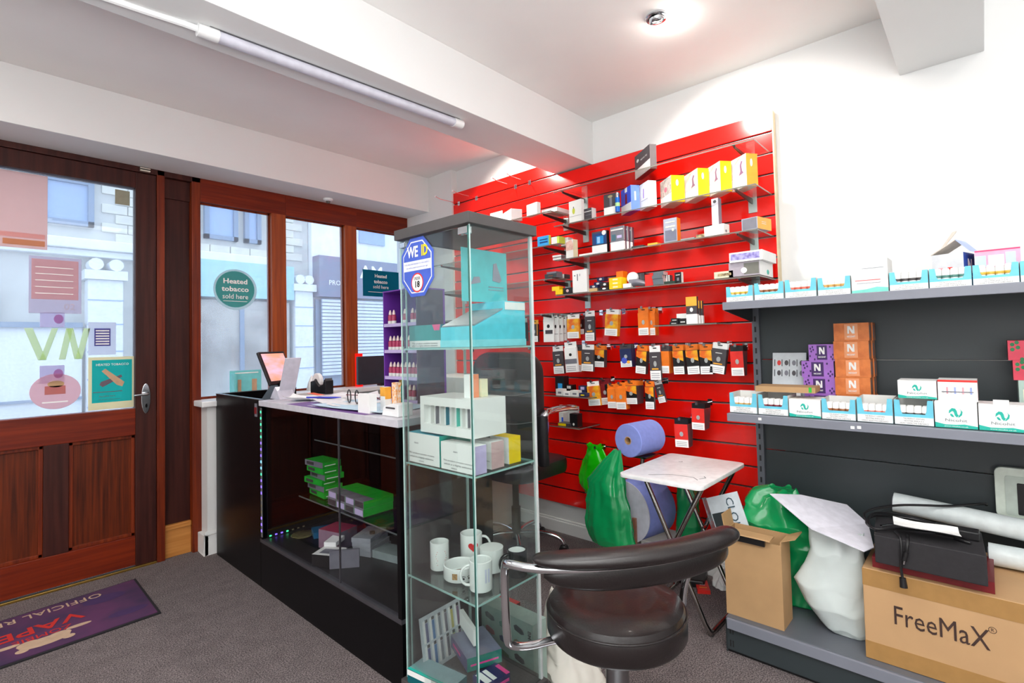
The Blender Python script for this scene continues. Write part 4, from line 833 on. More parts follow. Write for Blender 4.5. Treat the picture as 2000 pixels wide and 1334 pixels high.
# --- second shelf
def lines(face, n, u0, u1, v0, dv, m=None): return [('p', face, u0, v0+i*dv, u1, v0+i*dv+dv*.35, m or DKTEXT, 'text_line') for i in range(n)]
box_thing('t_wteal', 'white carton with teal seam at the left of the cabinet second shelf', 'box', (W1, TEAL, mat('seam_teal', (40, 160, 180), .4)), 'carton', prints=[('t', 'L', .45, .32, 'This product contains nicotine', .075, DKTEXT, .8), ('t', 'L', .45, .2, 'which is a highly addictive', .075, DKTEXT, .75), ('t', 'L', .45, .09, 'substance', .07, DKTEXT), ('t', 'L', .3, .68, 'classic', .1, MIDG)])
box_thing('t_lilac', 'white carton with lilac end at the front corner of the cabinet second shelf', 'box', (W1, LILAC, W1), 'carton', prints=[('t', 'L', .5, .34, 'This product contains nicotine', .08, DKTEXT, .85), ('t', 'L', .5, .21, 'which is a highly addictive', .08, DKTEXT, .8), ('t', 'L', .4, .09, 'substance', .08, DKTEXT), ('t', 'L', .45, .7, 'classic', .1, MIDG)])
box_thing((1.21, 1.21, .834, .10, .06, .088, 0), 'white carton with dusty pink end on the cabinet second shelf', 'box', (W1, PINKC, W1), 'carton', prints=[('t', 'L', .5, .3, 'This product contains', .09, DKTEXT, .85), ('t', 'L', .5, .15, 'nicotine', .09, DKTEXT, .5)])
box_thing((1.30, 1.215, .834, .09, .06, .090, 0), 'white carton with yellow end on the cabinet second shelf', 'box', (W1, YEL, YEL), 'carton')
x, y, z, w, d, h, r = D['t_big'][:7]
z = .9435
bb = thing('sample_box', 'large white carton with a long window of tubes on the cabinet second shelf', 'box', (x, y, z))
q = MB().box(0, d, 0, w, 0, .03).box(0, d, 0, w, .095, h).box(0, d, 0, .012, .03, .095).box(.0, d, w-.02, w, .03, .095).box(.02, d, .012, w-.02, .03, .095)
obj('carton_shell', q, W1, bb, world=False)
for i in range(8): obj('divider', MB().box(.006, .02, .03+i*.027, .032+i*.027, .032, .093), (MIDG, W2, TEAL, W2, mat('deep_teal'), W2, MIDG, W2)[i], bb, world=False)
box_thing((1.17, 1.262, z+h+.0005, .03, .04, .078, 0), 'narrow white and orange carton standing on the sample box', 'box', (W1, mat('peach_orange', (246, 150, 108), .4), W1), 'tall_box')
box_thing((1.215, 1.255, z+h+.0005, .05, .03, .06, 0), 'plain cream carton behind the orange one on the sample box', 'box', CREAM, 'small_box')
# --- mugs
def mug(name, label, x, y, z, r, h, m, inner, ang=None, taper=1, prints=None, cat='mug'):
    t = thing(name, label, cat, (x, y, z))
    obj('mug_body' if cat == 'mug' else 'bowl_body', MB().lathe([(0, 0), (r*.96, 0), (r, .003), (r*taper, h), (r*taper-.003, h+.001), (r*taper-.004, h-.003)], n=36, caps=False), m, t, world=False)
    obj('inner_wall', MB().lathe([(r*taper-.004, h-.003), (r-.005, .006), (0, .006)], n=36, caps=False), inner, t, world=False)
    if ang is not None:
        a = math.radians(ang); e = Vector((math.cos(a), math.sin(a), 0)); P = [e*(r-.002)+Vector((0, 0, h*.84))]
        for k in range(9): b = math.pi*k/8; P.append(e*(r+.026*math.sin(b)+.003)+Vector((0, 0, h*(.5+.34*math.cos(b)))))
        P.append(e*(r-.002)+Vector((0, 0, h*.16))); obj('handle', MB().sweep(P, (.0065, .0045), 8), m, t, world=False)
    return t
def curved(t, name, r, a0, a1, z0, z1, m, n=8, e=.0008):
    mb = MB(); vs = []
    for k in range(n+1):
        a = math.radians(a0+(a1-a0)*k/n)
        for z in (z0, z1): vs.append(((r+e)*math.cos(a), (r+e)*math.sin(a), z))
    mb.add(vs, [(2*k, 2*k+2, 2*k+3, 2*k+1) for k in range(n)], 0, True); return obj(name, mb, m, t, world=False)
def on_mug(t, pts, r, a0, m, name='printed_motif'):   # pts in metres (u to the right, z up)
    mb = MB(); P = []
    for u, z in pts: a = math.radians(a0)+u/r; P.append(((r+.0009)*math.cos(a), (r+.0009)*math.sin(a), z))
    mb.add(P, [tuple(range(len(P)))]); return obj(name, mb, m, t, world=False)
MZ = .4405
MW = mat('mug_white', (244, 246, 244), .15, var=.01)
t = mug('mug', 'white mug with lines of small red writing at the back left of the cabinet', 1.215, 1.492, MZ, .034, .094, MW, MW, 25)
FA = math.degrees(math.atan2(-1.49, -1.21))
for i, (wd, m) in enumerate(((.03, REDC), (.036, REDC), (.04, DKTEXT), (.038, REDC), (.03, REDC), (.036, DKTEXT), (.03, REDC))):
    on_mug(t, [(-wd/2+.006, .066-i*.0075), (wd/2+.006, .066-i*.0075), (wd/2+.006, .068-i*.0075), (-wd/2+.006, .068-i*.0075)], .034, FA, m, 'text_line')
t = mug('mug', 'white mug with a big red heart standing behind the pet bowl', 1.338, 1.455, MZ, .041, .098, MW, MW, -38)
hp = [(16*math.sin(a)**3*.00115, (13*math.cos(a)-5*math.cos(2*a)-2*math.cos(3*a)-math.cos(4*a))*.00115+.060) for a in [2*math.pi*k/28 for k in range(28)]]
on_mug(t, [(u+.004, v) for u, v in hp], .041, FA, mat('heart_red', (214, 30, 36), .3), 'heart')
t = mug('pet_bowl', 'white ceramic pet bowl with paw prints and a dog picture', 1.215, 1.382, MZ, .058, .044, MW, MW, None, .98, cat='bowl')
for u in (.008, .030):
    on_mug(t, ell(u, .014, .005, .004, 8), .058, FA, BLKTEXT, 'paw_pad')
    for k in range(4): on_mug(t, ell(u-.006+k*.004, .020+(.002 if k in (1, 2) else 0), .0016, .002, 6), .058, FA, BLKTEXT, 'paw_toe')
on_mug(t, [(-.03, .012), (-.012, .012), (-.012, .032), (-.03, .032)], .058, FA, mat('dog_photo', (196, 150, 90), .5, scale=200, col2=(120, 90, 60)), 'dog_picture')
obj('inner_picture', MB().lathe([(.0, .0065), (.03, .0065)], (.01, .01, 0), 16), mat('bowl_photo', (170, 90, 80), .5, scale=90, col2=(220, 160, 140)), t, world=False)
t = mug('mug', 'white mug with a pale picture at the front corner of the cabinet shelf', 1.20, 1.262, MZ, .038, .094, MW, MW, 142)
on_mug(t, [(.008, .03), (.026, .03), (.026, .074), (.008, .074)], .038, FA+4, mat('pale_lilac_photo', (206, 210, 230), .4), 'picture')
t = mug('jar', 'plain white straight sided tub beside the black mug', 1.325, 1.335, MZ, .042, .075, MW, MW, None)
obj('tub_lid', MB().lathe([(.0425, .072), (.0425, .079), (.0, .081)], n=32), MW, t, world=False)
t = mug('mug', 'black mug with white inside at the right of the cabinet', 1.350, 1.235, MZ, .034, .088, mat('mug_black', (28, 28, 30), .15), MW, 150)
# --- bottom deck
ZD = .0805
def rbox(x, y, w, d, h, rot, z=ZD): return (x, y, z, w, d, h, rot)
o = thing('chart_card', 'white flavour chart card with coloured bars leaning in the cabinet bottom', 'card', (1.36, 1.50, ZD))
M = Matrix.Translation((1.15, 1.505, ZD)) @ Matrix.Rotation(math.radians(3), 4, 'Z') @ Matrix.Rotation(math.radians(-8), 4, 'X')
obj('card_sheet', MB().box(0, .20, 0, .003, 0, .19).xf(M), mat('chart_white', (206, 214, 220), .5), o)
bc = [(70, 80, 130), (50, 120, 180), (120, 130, 140), (80, 80, 100), (190, 180, 90), (140, 110, 140)]
for r in range(2):
    for i in range(6):
        obj('chart_bar', MB().box(.012+i*.031, .022+i*.031, -.0012, 0, .10-r*.085, .175-r*.085).xf(M), W1, o)
        obj('chart_bar', MB().box(.023+i*.031, .034+i*.031, -.0012, 0, .10-r*.085, .165-r*.085).xf(M), mat('bar%d' % i, bc[i], .5), o)
        obj('chart_cap', MB().box(.023+i*.031, .034+i*.031, -.0013, 0, .167-r*.085, .177-r*.085).xf(M), BLKTEXT, o)
TQ = mat('box_teal_deep', (0, 96, 104), .35); NV = mat('box_navy', (34, 38, 96), .35); MAG = mat('magenta_band', (236, 60, 150), .4)
box_thing(rbox(1.12, 1.33, .20, .08, .045, 8), 'teal flat carton with white label at the front of the cabinet bottom', 'box', (TQ, TQ, mat('pale_aqua', (150, 180, 186), .3)), 'carton', prints=[('p', 'L', .0, .55, 1, .95, W1, 'warning_label'), ('p', 'T', 0, .0, 1, .12, TEAL)])
box_thing(rbox(1.21, 1.35, .17, .13, .045, -22, ZD+.046), 'open teal and purple carton stacked on the flat teal one', 'box', (mat('violet_navy', (66, 66, 120), .35), mat('box_green_teal', (0, 128, 116), .35), mat('grey_violet_film', (122, 126, 150), .25)), 'carton', prints=[('p', 'R', .1, .35, .9, .48, MAG), ('p', 'L', .15, .4, .6, .6, MAG)])
box_thing(rbox(1.265, 1.375, .16, .015, .055, -24, ZD+.10), 'white edged card lying on the stacked teal carton', 'card', W1, 'card_strip')
box_thing(rbox(1.19, 1.235, .075, .10, .06, -6), 'navy carton with pink bands and white labels near the cabinet front corner', 'box', (NV, NV, NV), 'carton', prints=[('p', 'T', .1, .05, .9, .28, W1, 'warning_label'), ('p', 'T', .1, .34, .9, .5, W1, 'warning_label'), ('p', 'T', .2, .85, 1, 1, MAG), ('p', 'R', .1, .6, .95, .75, MAG)])
o = obj('gold_coin_tin', MB().lathe([(0, 0), (.03, 0), (.032, .003), (.032, .012), (.028, .016), (0, .017)], (1.125, 1.23, ZD), 24), mat('gold_tin', (200, 160, 70), .25, .6)); tag(o, 'small gold tin at the cabinet bottom edge', 'tin'); origin(o)
o = thing('device_chart_box', 'pale green box printed with twelve device pictures outside the cabinet back', 'box', (1.47, 1.36, 0))
PG = mat('pale_green_box', (176, 200, 190), .5)
obj('box_shell', MB().box(1.425, 1.50, 1.235, 1.50, 0.0, .235), PG, o, bevel=.001)
dc = [(104, 112, 116), (196, 120, 120), (90, 150, 130), (60, 60, 80), (90, 150, 130), (60, 90, 130), (110, 140, 100), (90, 120, 110), (60, 66, 70), (130, 120, 90), (70, 60, 70), (90, 120, 110)]
for c in range(3):
    for r in range(4):
        yy = 1.478-c*.075; zz = .205-r*.052+(-.012 if c == 1 else 0)
        obj('device_picture', MB().prism([(yy-.0, zz), (yy-.012, zz+.006), (yy-.045, zz-.004), (yy-.050, zz-.018), (yy-.036, zz-.022), (yy-.004, zz-.014)], 'x', 1.4238, 1.425), mat('dev%d' % (c*4+r), dc[c*4+r], .5), o)
text(o, 'BMO', DKG, Vector((1.4235, 1.252, .185))-o.location, (0, 0, -1), (0, -1, 0), .022, bold=.02)
o = box_thing((1.56, 1.47, 0, .10, .06, .17, 0), 'red printed carton standing behind the pale green box', 'box', (REDC, DRED, REDC), 'carton', prints=[('p', 'L', .1, .35, .9, .6, ORG2), ('p', 'L', .1, .1, .9, .25, W2)])
# ---------------------------------------------------------------- slatwall shelves
def shelf(label, y0, y1, z, x0=2.455, brackets=(), edge=GEDGE):
    t = thing('glass_shelf', label, 'shelf', ((x0+2.70)/2, (y0+y1)/2, z))
    obj('glass_sheet', MB().box(x0, 2.705, y0, y1, z-.006, z), GLS, t); obj('front_edge', MB().box(x0-.001, x0, y0, y1, z-.006, z), edge, t)
    obj('side_edge', MB().box(x0, 2.705, y0-.001, y0, z-.006, z), edge, t)
    for yb in brackets:
        obj('bracket_arm', MB().prism([(x0+.01, z-.0065), (2.705, z-.0065), (2.705, z-.032), (2.68, z-.032), (x0+.012, z-.016)], 'y', yb-.003, yb+.003), mat('bracket_dark', (66, 60, 58), .3, .6), t)
        obj('bracket_plate', MB().box(2.699, 2.7075, yb-.02, yb+.02, z-.075, z+.002), mat('satin_plate', (196, 208, 206), .25, .5), t, bevel=.001)
        obj('bracket_clip', MB().box(x0+.004, x0+.02, yb-.007, yb+.007, z-.008, z+.001), CHROME, t)
    return t
GE2 = mat('thin_edge', (116, 112, 104), .2)
for nm, z in (('topmost', 2.145), ('second', 1.94), ('third', 1.735), ('fourth', 1.525)):
    shelf('long glass shelf, %s of the right column on the red wall' % nm, .735, 1.88, z, brackets=(.825, 1.82), edge=GE2)
for nm, z in (('upper', 2.04), ('middle', 1.835), ('lower', 1.63)):
    shelf('long glass shelf, %s one of the left column on the red wall' % nm, 1.905, 3.03, z, brackets=(1.97, 2.95), edge=GE2)
shelf('long glass shelf behind the tall glass cabinet, lowest of the left column', 1.905, 3.03, 1.42, brackets=(2.0, 2.95), edge=GE2)
shelf('short clear shelf holding the orange topped carton', .95, 1.28, 1.32, 2.50, edge=GE2)
shelf('small clear shelf of little boxes at the left beside the office chair', 1.69, 2.05, .92, 2.50, edge=GE2)
shelf('small clear shelf with a white card and yellow box near the office chair arm', 1.76, 2.05, .738, 2.49, edge=GE2)
def hook(y, z, L, label, tip=CHROME, group=None):
    t = thing('display_hook', label, 'hook', (2.705, y, z), 0, group)
    obj('hook_rod', MB().sweep([(0, 0, -.004), (-L*.8, 0, -.004), (-L, 0, .008)], .0025, 6), CHROME, t, world=False)
    obj('hook_plate', MB().box(-.004, 0.002, -.012, .012, -.02, .012), CHROME, t, world=False); obj('price_tip', MB().box(-L-.003, -L, -.006, .006, -.002, .012), tip, t, world=False)
    return t
for y, w in ((3.00, 'leftmost'), (2.80, 'second from left'), (2.40, 'third from left'), (2.27, 'rightmost')): hook(y, 2.40 if 0 else G0+GS*20, .24, 'white tipped bare hook near the top of the red wall, %s' % w, PLASTW)
for y, z, w in ((1.635, 1.405, 'chrome empty hook in the top row of packs, left of the tilted flame pack'), (1.56, 1.205, 'chrome empty hook left of the blue and black pack')): hook(y, z, .13, w)
# --- goods on shelves
WL = [('p', 'L', .0, .0, 1, .36, W1, 'warning_label')]
box_thing('sA_black', 'black and white slanted carton alone on the topmost glass shelf', 'box', (DKG, mat('side_grey', (104, 96, 98), .4), DKG), 'carton', prints=[('o', 'L', [(0, 0), (1, 0), (1, .42), (0, .36)], W1, 'warning_label'), ('t', 'L', .62, .66, 'vapour kit', .12, W2, .45), ('o', 'L', ell(.2, .72, .07, .07), W2)])
box_thing('sB_pear', 'white carton with green pear picture on the second shelf', 'box', (W2, W1, W1), 'carton', prints=[('o', 'L', ell(.38, .52, .11, .14), mat('pear_green', (190, 200, 60), .4), 'pear'), ('o', 'L', ell(.38, .68, .03, .05), DKG, 'pear_stalk'), ('p', 'L', .0, .28, 1, .29, MIDG)])
box_thing('sB_black', 'short black carton beside the pear carton', 'box', (DKG, W1, MIDG), 'carton', prints=[('p', 'L', .05, .7, .95, .76, W2), ('p', 'L', .2, .4, .9, .44, MIDG)])
box_thing('sB_kit', 'black carton with silver tubes and white label on the second shelf', 'box', (DKG, DKG, DKG), 'carton', prints=WL+[('p', 'L', .45, .38, .62, .8, MIDG, 'tube_picture'), ('o', 'L', ell(.5, .86, .18, .06), mat('gold_print', (160, 150, 110), .4))])
vp = thing('vape_pen', 'blue and silver pen device standing against the black carton', 'pen device', (2.462, 1.447, 1.945))
obj('pen_body', MB().lathe([(0, 0), (.0125, 0), (.013, .004), (.013, .075), (.011, .08)], n=18), mat('pen_blue', (0, 96, 190), .2), vp, world=False); obj('pen_tip', MB().lathe([(.011, .08), (.009, .086), (.009, .10), (.006, .108), (0, .109)], n=16), CHROME, vp, world=False); obj('pen_band', MB().lathe([(.0132, .03), (.0135, .05)], n=16), mat('pen_green', (170, 220, 150), .3), vp, world=False)
box_thing('sB_blue', 'bright blue carton with dark device picture on the second shelf', 'box', (BLUEC, BLUEL, BLUEL), 'carton', prints=[('p', 'L', .0, .0, 1, .34, W1, 'warning_label'), ('o', 'L', [(.42, .36), (.62, .36), (.60, .75), (.46, .75)], DRED, 'device_picture'), ('p', 'L', .42, .82, .62, 1, W1), ('p', 'R', .4, .4, .58, .75, W2)])
box_thing('sB_white', 'white carton with a slim lilac stripe on the second shelf', 'box', (W1, W1, W1), 'carton', prints=[('o', 'L', [(.42, .42), (.5, .42), (.52, .78), (.44, .78)], PURP, 'stripe'), ('p', 'L', .2, .33, .9, .34, MIDG)])
for k, nm, m in (('sB_y1', 'first', YEL), ('sB_y2', 'second', YEL), ('sB_y3', 'third', YEL), ('sB_o4', 'fourth', ORG2)):
    lab = {'sB_y1': 'yellow sided carton with a grey leaf picture, first of four on the second shelf', 'sB_y2': 'yellow sided white carton second of four on the second shelf', 'sB_y3': 'yellow sided white carton third of four on the second shelf', 'sB_o4': 'tall orange sided white carton at the right end of the second shelf'}[k]
    pr = [('p', 'L', .0, .36, 1, .98, mat('leaf_photo', (176, 168, 160), .5, scale=60, col2=(226, 214, 206)) if k == 'sB_y1' else mat('soft_photo', (240, 232, 222), .5, scale=40, col2=(224, 206, 200)), 'picture')]
    if k != 'sB_y1': pr += [('o', 'L', [(.52, .40), (.82, .44), (.74, .52), (.70, .70), (.78, .80), (.70, .84), (.60, .72), (.62, .52)], mat('mauve_device', (130, 86, 130), .4), 'device_picture')]
    else: pr += [('o', 'L', ell(.5, .58, .13, .1), mat('pink_leaf', (216, 120, 140), .5), 'leaf_picture')]
    pr += [('o', 'R', ell(.45, .72, .10, .12), W1, 'device_picture')]
    box_thing(k, lab, 'box', (W1, m, m), 'carton', prints=pr)
sm = lambda k, lab, ms, nm='small_box', **kw: box_thing(k, lab, 'box', ms, nm, **kw)
sm('sC_grey1', 'grey flat box lying lowest at the left end of the third shelf', (W2, MIDG, MIDG)); sm('sC_grey2', 'grey flat box stacked on its twin at the left end of the third shelf', (W2, MIDG, MIDG))
sm('sC_beige', 'beige and white carton with a rosy swirl on the third shelf', (W2, CREAM, CREAM), 'carton', prints=[('o', 'L', [(0, .42), (1, .42), (1, .75), (.75, 1), (0, .88)], mat('rosy_swirl', (206, 160, 146), .5, scale=40, col2=(230, 196, 184)), 'picture')])
sm('sC_wflat', 'thin white box lying flat on the third shelf', W1)
sm('sC_blue', 'black carton with glowing blue picture and round white seal', (DKG, BLACKP, BLACKP), 'carton', prints=WL+[('p', 'L', .05, .4, .97, .92, mat('deep_blue_print', (10, 60, 120), .4)), ('p', 'L', .3, .42, .78, .78, mat('glow_blue', (20, 140, 210), .4)), ('p', 'L', .36, .46, .55, .74, mat('ice_blue', (150, 200, 240), .4)), ('o', 'L', ell(.82, .90, .14, .11), W1, 'round_seal')])
for i in range(3):
    x, y, z, w, d, h, r = D['sC_g1']
    box_thing((x+i*.034, y-i*.004, z, w, .028, h, 0), ('grey carton with mod picture, frontmost of three on the third shelf', 'grey carton half hidden, middle of three on the third shelf', 'grey carton mostly hidden, rearmost of three on the third shelf')[i], 'box', (MIDG, mat('aubergine', (96, 66, 84), .4), MIDG), 'carton', prints=WL+[('p', 'R', .0, .02, .45, .36, W1, 'warning_label'), ('p', 'R', .1, .4, .2, 1, W2), ('p', 'L', .12, .42, .4, .68, mat('teal_grey', (70, 110, 124), .4)), ('p', 'L', .5, .5, .85, .62, LILAC), ('p', 'L', .05, .84, .95, .9, W2)])
sm('sC_dark', 'dark flat box lying right of the three grey cartons', (GRAYD, GRAYD, BLACKP)); sm('sC_yel', 'small yellow box lying flat on the third shelf', ORG2)
sm('sC_card', 'grey carton with orange side standing mid third shelf', (mat('silver_blue', (160, 164, 180), .35), ORG, ORG2), 'carton', prints=[('p', 'L', .1, .04, .95, .5, mat('slate_print', (112, 116, 134), .4)), ('p', 'L', .15, .62, .85, .68, CREAM), ('p', 'L', .15, .82, .85, .86, CREAM), ('o', 'L', ell(.7, .5, .08, .06), CREAM)])
sm('sC_tray', 'thin clear dish lying right of the grey and orange carton', mat('clear_pack'), 'dish'); sm('sC_small', 'little mottled box beside the white long carton', (mat('mottle', (190, 176, 130), .5, scale=90, col2=(110, 90, 70)),)*3)
sm('sC_box', 'white long carton lying on the third shelf near its right end', (W1, W1, W1), 'carton', prints=[('o', 'R', ell(.4, .3, .14, .14), MIDG)])
x, y, z, w, d, h, r = D['sC_box']
box_thing((2.485, .915, 1.79, .034, .03, .128, -8), 'slim silver carton standing upright on the white long carton', 'box', (mat('silver_card', (200, 196, 206), .3), mat('silver_dark', (130, 126, 140), .3), CREAM), 'tall_box', prints=[('o', 'L', ell(.5, .88, .25, .06), DKG)])
sm('sC_or', 'grey fronted carton with pale orange side at the right end of the third shelf', (mat('silver_blue'), ORG2, ORG2), 'carton', prints=[('p', 'L', .06, .06, .94, .94, MIDG), ('p', 'R', .3, .6, .6, .64, W2), ('p', 'R', .3, .45, .6, .49, W2)])
YB = mat('small_yellow', (250, 210, 10), .4)
sm('sD_y1', 'small yellow box lying lower at the left end of the fourth shelf', YB); sm('sD_y2', 'small yellow box lying on the other yellow one at the shelf end', YB)
sm('sD_blk', 'small black box with pink dot on the fourth shelf', BLACKP, prints=[('o', 'L', ell(.5, .5, .14, .25), PINKC)])
sm('sD_white', 'tall white phone style carton on the fourth shelf', (W1, W2, W1), 'carton', prints=[('o', 'L', ell(.16, .76, .05, .03), MIDG), ('p', 'L', .32, .52, .38, .82, MIDG), ('p', 'L', .5, .72, .53, .82, MIDG)])
sm('sD_tan', 'tan flat box beside the tall white carton', mat('tan_box', (222, 186, 130), .5))
for k, lab in (('sD_nv1', 'navy small box lowest on the tan box'), ('sD_nv2', 'navy small box second up beside the black ones'), ('sD_nv3', 'navy small box topmost by the orange box')): sm(k, lab, NAVY, prints=[('o', 'L', ell(.5, .5, .2, .3), W2)])
for k, lab in (('sD_bk2', 'black small box lower left of the yellow stack'), ('sD_bk3', 'black small box on top of the other black one')): sm(k, lab, BLACKP, prints=[('o', 'L', ell(.6, .5, .18, .3), W1)])
x, y, z, w, d, h, r = D['sD_yel']
for i in range(3): box_thing((x, y, z+i*.0205, w, d, .020, 0), 'yellow flat box in the fourth shelf stack, %s' % ('bottom', 'middle', 'top')[i], 'box', YB, 'flat_box', 'yellow flat boxes on the fourth shelf', prints=[('p', 'L', .3, .3, .7, .7, CREAM)])
sm('sD_org', 'orange box standing behind the yellow stack', mat('vivid_orange', (255, 120, 0), .4)); sm('sD_wh2', 'white square box right of the yellow stack', (W1, W2, W2))
o = obj('pouch', MB().sweep([(2.50, 1.41, 1.553), (2.51, 1.37, 1.556), (2.52, 1.33, 1.546), (2.52, 1.30, 1.536)], [(.02, .022), (.03, .02), (.026, .014), (.012, .006)], 12), MIDG); tag(o, 'grey rounded pouch on the fourth shelf', 'pouch'); origin(o)
o = obj('disc_pack', MB().lathe([(0, -.012), (.03, -.012), (.032, 0), (.03, .012), (0, .012)], (2.52, 1.40, 1.585), 24, axis='x'), W1); tag(o, 'white round pack standing behind the white square box', 'pack'); origin(o)
sm('sD_bk4', 'black carton standing behind the red box', (DKG, BLACKP, BLACKP), prints=[('p', 'L', .3, .0, .34, 1, MIDG), ('p', 'L', .6, 0, .64, 1, MIDG)]); sm('sD_red', 'plain red box standing mid fourth shelf', REDC)
x, y, z, w, d, h, r = D['sD_gr']
for i in range(4): box_thing((x+.002*(i % 2), y+.003*(i % 3), z+i*.0165, w, d, .016, 0), 'grey flat box in the stack right of the red box, %s' % ('bottom', 'second up', 'third up', 'top')[i], 'box', (mat('steel_blue', (96, 108, 116), .4), PINKC, MIDG), 'flat_box', 'grey flat boxes on the fourth shelf')
sm('sD_flat', 'dark green flat box under the small tins', mat('forest', (36, 60, 50), .4)); 
x, y, z, w, d, h, r = D['sD_sm']; box_thing((x, y, 1.543, w, d, .036, 0), 'tiny silver capped tube box on the dark green box', 'box', DKG, 'small_box', prints=[('p', 'L', .3, 0, .5, 1, W2), ('p', 'L', .7, 0, .9, 1, W2)])
sm('sD_pk', 'black hang pack tilted upright near the middle of the fourth shelf', (BLACKP, W2, BLACKP), 'carton', prints=[('p', 'L', .2, .72, .8, .78, W2), ('p', 'L', .35, .2, .65, .5, MIDG)])
sm('sD_tray', 'pale cream box at the left of the lilac grey one', (mat('cream_green', (206, 206, 180), .5),)*3, 'carton', prints=[('p', 'L', .2, .3, .9, .7, mat('mottle'))])
x, y, z, w, d, h, r = D['sD_lil']
box_thing((x, y, z, w, .2, .065, 0), 'grey lilac carton under the long white one at the shelf end', 'box', (mat('grey_lilac', (166, 158, 168), .4), W1, W1), 'carton', prints=[('p', 'L', .5, .1, .98, .9, mat('olive_grey', (110, 110, 102), .4)), ('o', 'L', ell(.5, .4, .1, .2), W1), ('o', 'R', ell(.6, .3, .08, .18), TEAL)])
x, y, z, w, d, h, r = D['sD_long']
box_thing((x, y, 1.5955, .145, .21, .045, 0), 'long white box with violet printed face on top at the shelf end', 'box', (W1, W1, W1), 'carton', prints=[('p', 'L', .04, .2, .92, .85, mat('violet_picture', (180, 176, 220), .4, scale=60, col2=(120, 110, 180)))])
sm('lB_w1', 'large white carton above the glass cabinet on the upper left shelf', W1, 'carton'); sm('lB_w2', 'white box with coral edge behind the large white carton', (W1, REDC, W1), 'carton')
sm('lB_cube', 'white cube box at the right of the upper left shelf', W1, 'cube_box')
x, y, z, w, d, h, r = D['lB_flat']; box_thing((x+.03, y, z, w, d, h, 0), 'clear topped white tray beside the white cube', 'box', (W1, W1, mat('clear_pack')), 'tray')
sm('lC_blue', 'sky blue carton at the right end of the middle left shelf', (mat('sky_blue', (50, 160, 226), .4), mat('lime', (206, 226, 90), .4), mat('sky_blue')), 'carton', prints=[('p', 'L', .2, .3, .9, .45, mat('deep_blue_print')), ('p', 'L', .2, .6, .9, .7, mat('deep_blue_print'))])
sm('lC_lime', 'white carton with lime edge on the middle left shelf', (W2, mat('lime'), mat('lime')), 'carton', prints=[('p', 'L', .75, 0, 1, 1, mat('lime'))]); sm('lC_white', 'plain pale carton at the wall side of the middle left shelf', (W2, W2, W2), 'carton')
sm('lD_1', 'dark flat box pile on the lower left shelf', (GRAYD, MIDG, GRAYD), 'flat_box', prints=[('p', 'L', .3, .4, .7, .6, mat('brown_print', (120, 70, 40), .4))])
x, y, z, w, d, h, r = D['lD_1']; box_thing((x+.01, y+.01, z+h+.0005, w*.8, d, .012, 0), 'grey thin box lying on the dark one on the lower left shelf', 'box', MIDG, 'flat_box'); sm('lD_2', 'dark box with silver end beside the dark pile', (W2, GRAYD, GRAYD), 'flat_box')
E5 = [('p', 'L', 0, 0, 1, .36, W1, 'warning_label'), ('p', 'L', 0, .66, 1, 1, ORG2), ('o', 'L', ell(.5, .52, .15, .08), W1)]
sm('e_white', 'white card pack standing behind the black flat boxes', W1, 'card_pack')
for k, lab in (('e_f1', 'black flat box lowest on the short clear shelf'), ('e_f2', 'black flat box upper on the short clear shelf'), ('e_f3', 'black box touching the orange topped carton')):
    x, y, z, w, d, h, r = D[k]; box_thing((x, y, 1.3205 + (.0165 if k == 'e_f2' else 0), w, d, .016 if k != 'e_f3' else .03, 0), lab, 'box', BLACKP, 'flat_box', prints=[('p', 'L', .2, .3, .8, .5, W2)])
x, y, z, w, d, h, r = D['e_up']
for i in range(3): box_thing((x+i*.022, y-i*.004, 1.3205, w, .02, h-(.02 if i else 0), 0), ('orange topped black carton, frontmost on the short clear shelf', 'black carton edge, middle behind the orange topped one', 'black carton edge, rearmost behind the orange topped one')[i], 'box', (DKG, DKG, ORG2), 'carton', prints=E5+[('p', 'R', 0, 0, 1, .35, W1, 'warning_label')])
for k, lab, m in (('f_k1', 'tall black carton with small blue mark on the little box shelf', BLACKP), ('f_w1', 'grey white box leftmost on the little box shelf', W2), ('f_w2', 'white box second on the little box shelf', W1), ('f_w3', 'white box third on the little box shelf', W2), ('f_n1', 'navy box with yellow label last on the little box shelf', NAVY)):
    x, y, z, w, d, h, r = D[k]; box_thing((x, y, .9205, w, d, h+.004, r), lab, 'box', m, 'small_box', prints=[('p', 'L', .3, .3, .8, .6, {'f_n1': YEL, 'f_k1': mat('sky_blue')}.get(k, MIDG))])
for k, lab in (('f_k2', 'black box in the second row of the little box shelf'), ('f_k3', 'navy violet box in the second row of the little box shelf')):
    x, y, z, w, d, h, r = D[k]; box_thing((x, y, .9205, w, d, z+h-.9205, r), lab, 'box', BLACKP if k == 'f_k2' else NAVY, 'small_box', prints=[('p', 'L', .3, .6, .8, .9, W2 if k == 'f_k2' else LILAC)])
for k, lab, m in (('g_w', 'plain white card standing on the lowest small shelf', W2), ('g_k', 'black carton in front of the plain white card', BLACKP), ('g_y', 'black flat box with yellow edge on the lowest small shelf', DKG), ('g_b', 'small white box with blue mark on the lowest small shelf', W2)):
    x, y, z, w, d, h, r = D[k]; box_thing((x, y, .7385, w, d, max(.02, z+h-.7385), r), lab, 'box', m, 'small_box', prints=[('p', 'L', .02, .15, .7, .85, YEL)] if k == 'g_y' else ([('o', 'L', ell(.5, .2, .12, .1), W2)] if k == 'g_k' else ([('p', 'L', .6, .2, 1, .6, BLUEC)] if k == 'g_b' else [])))
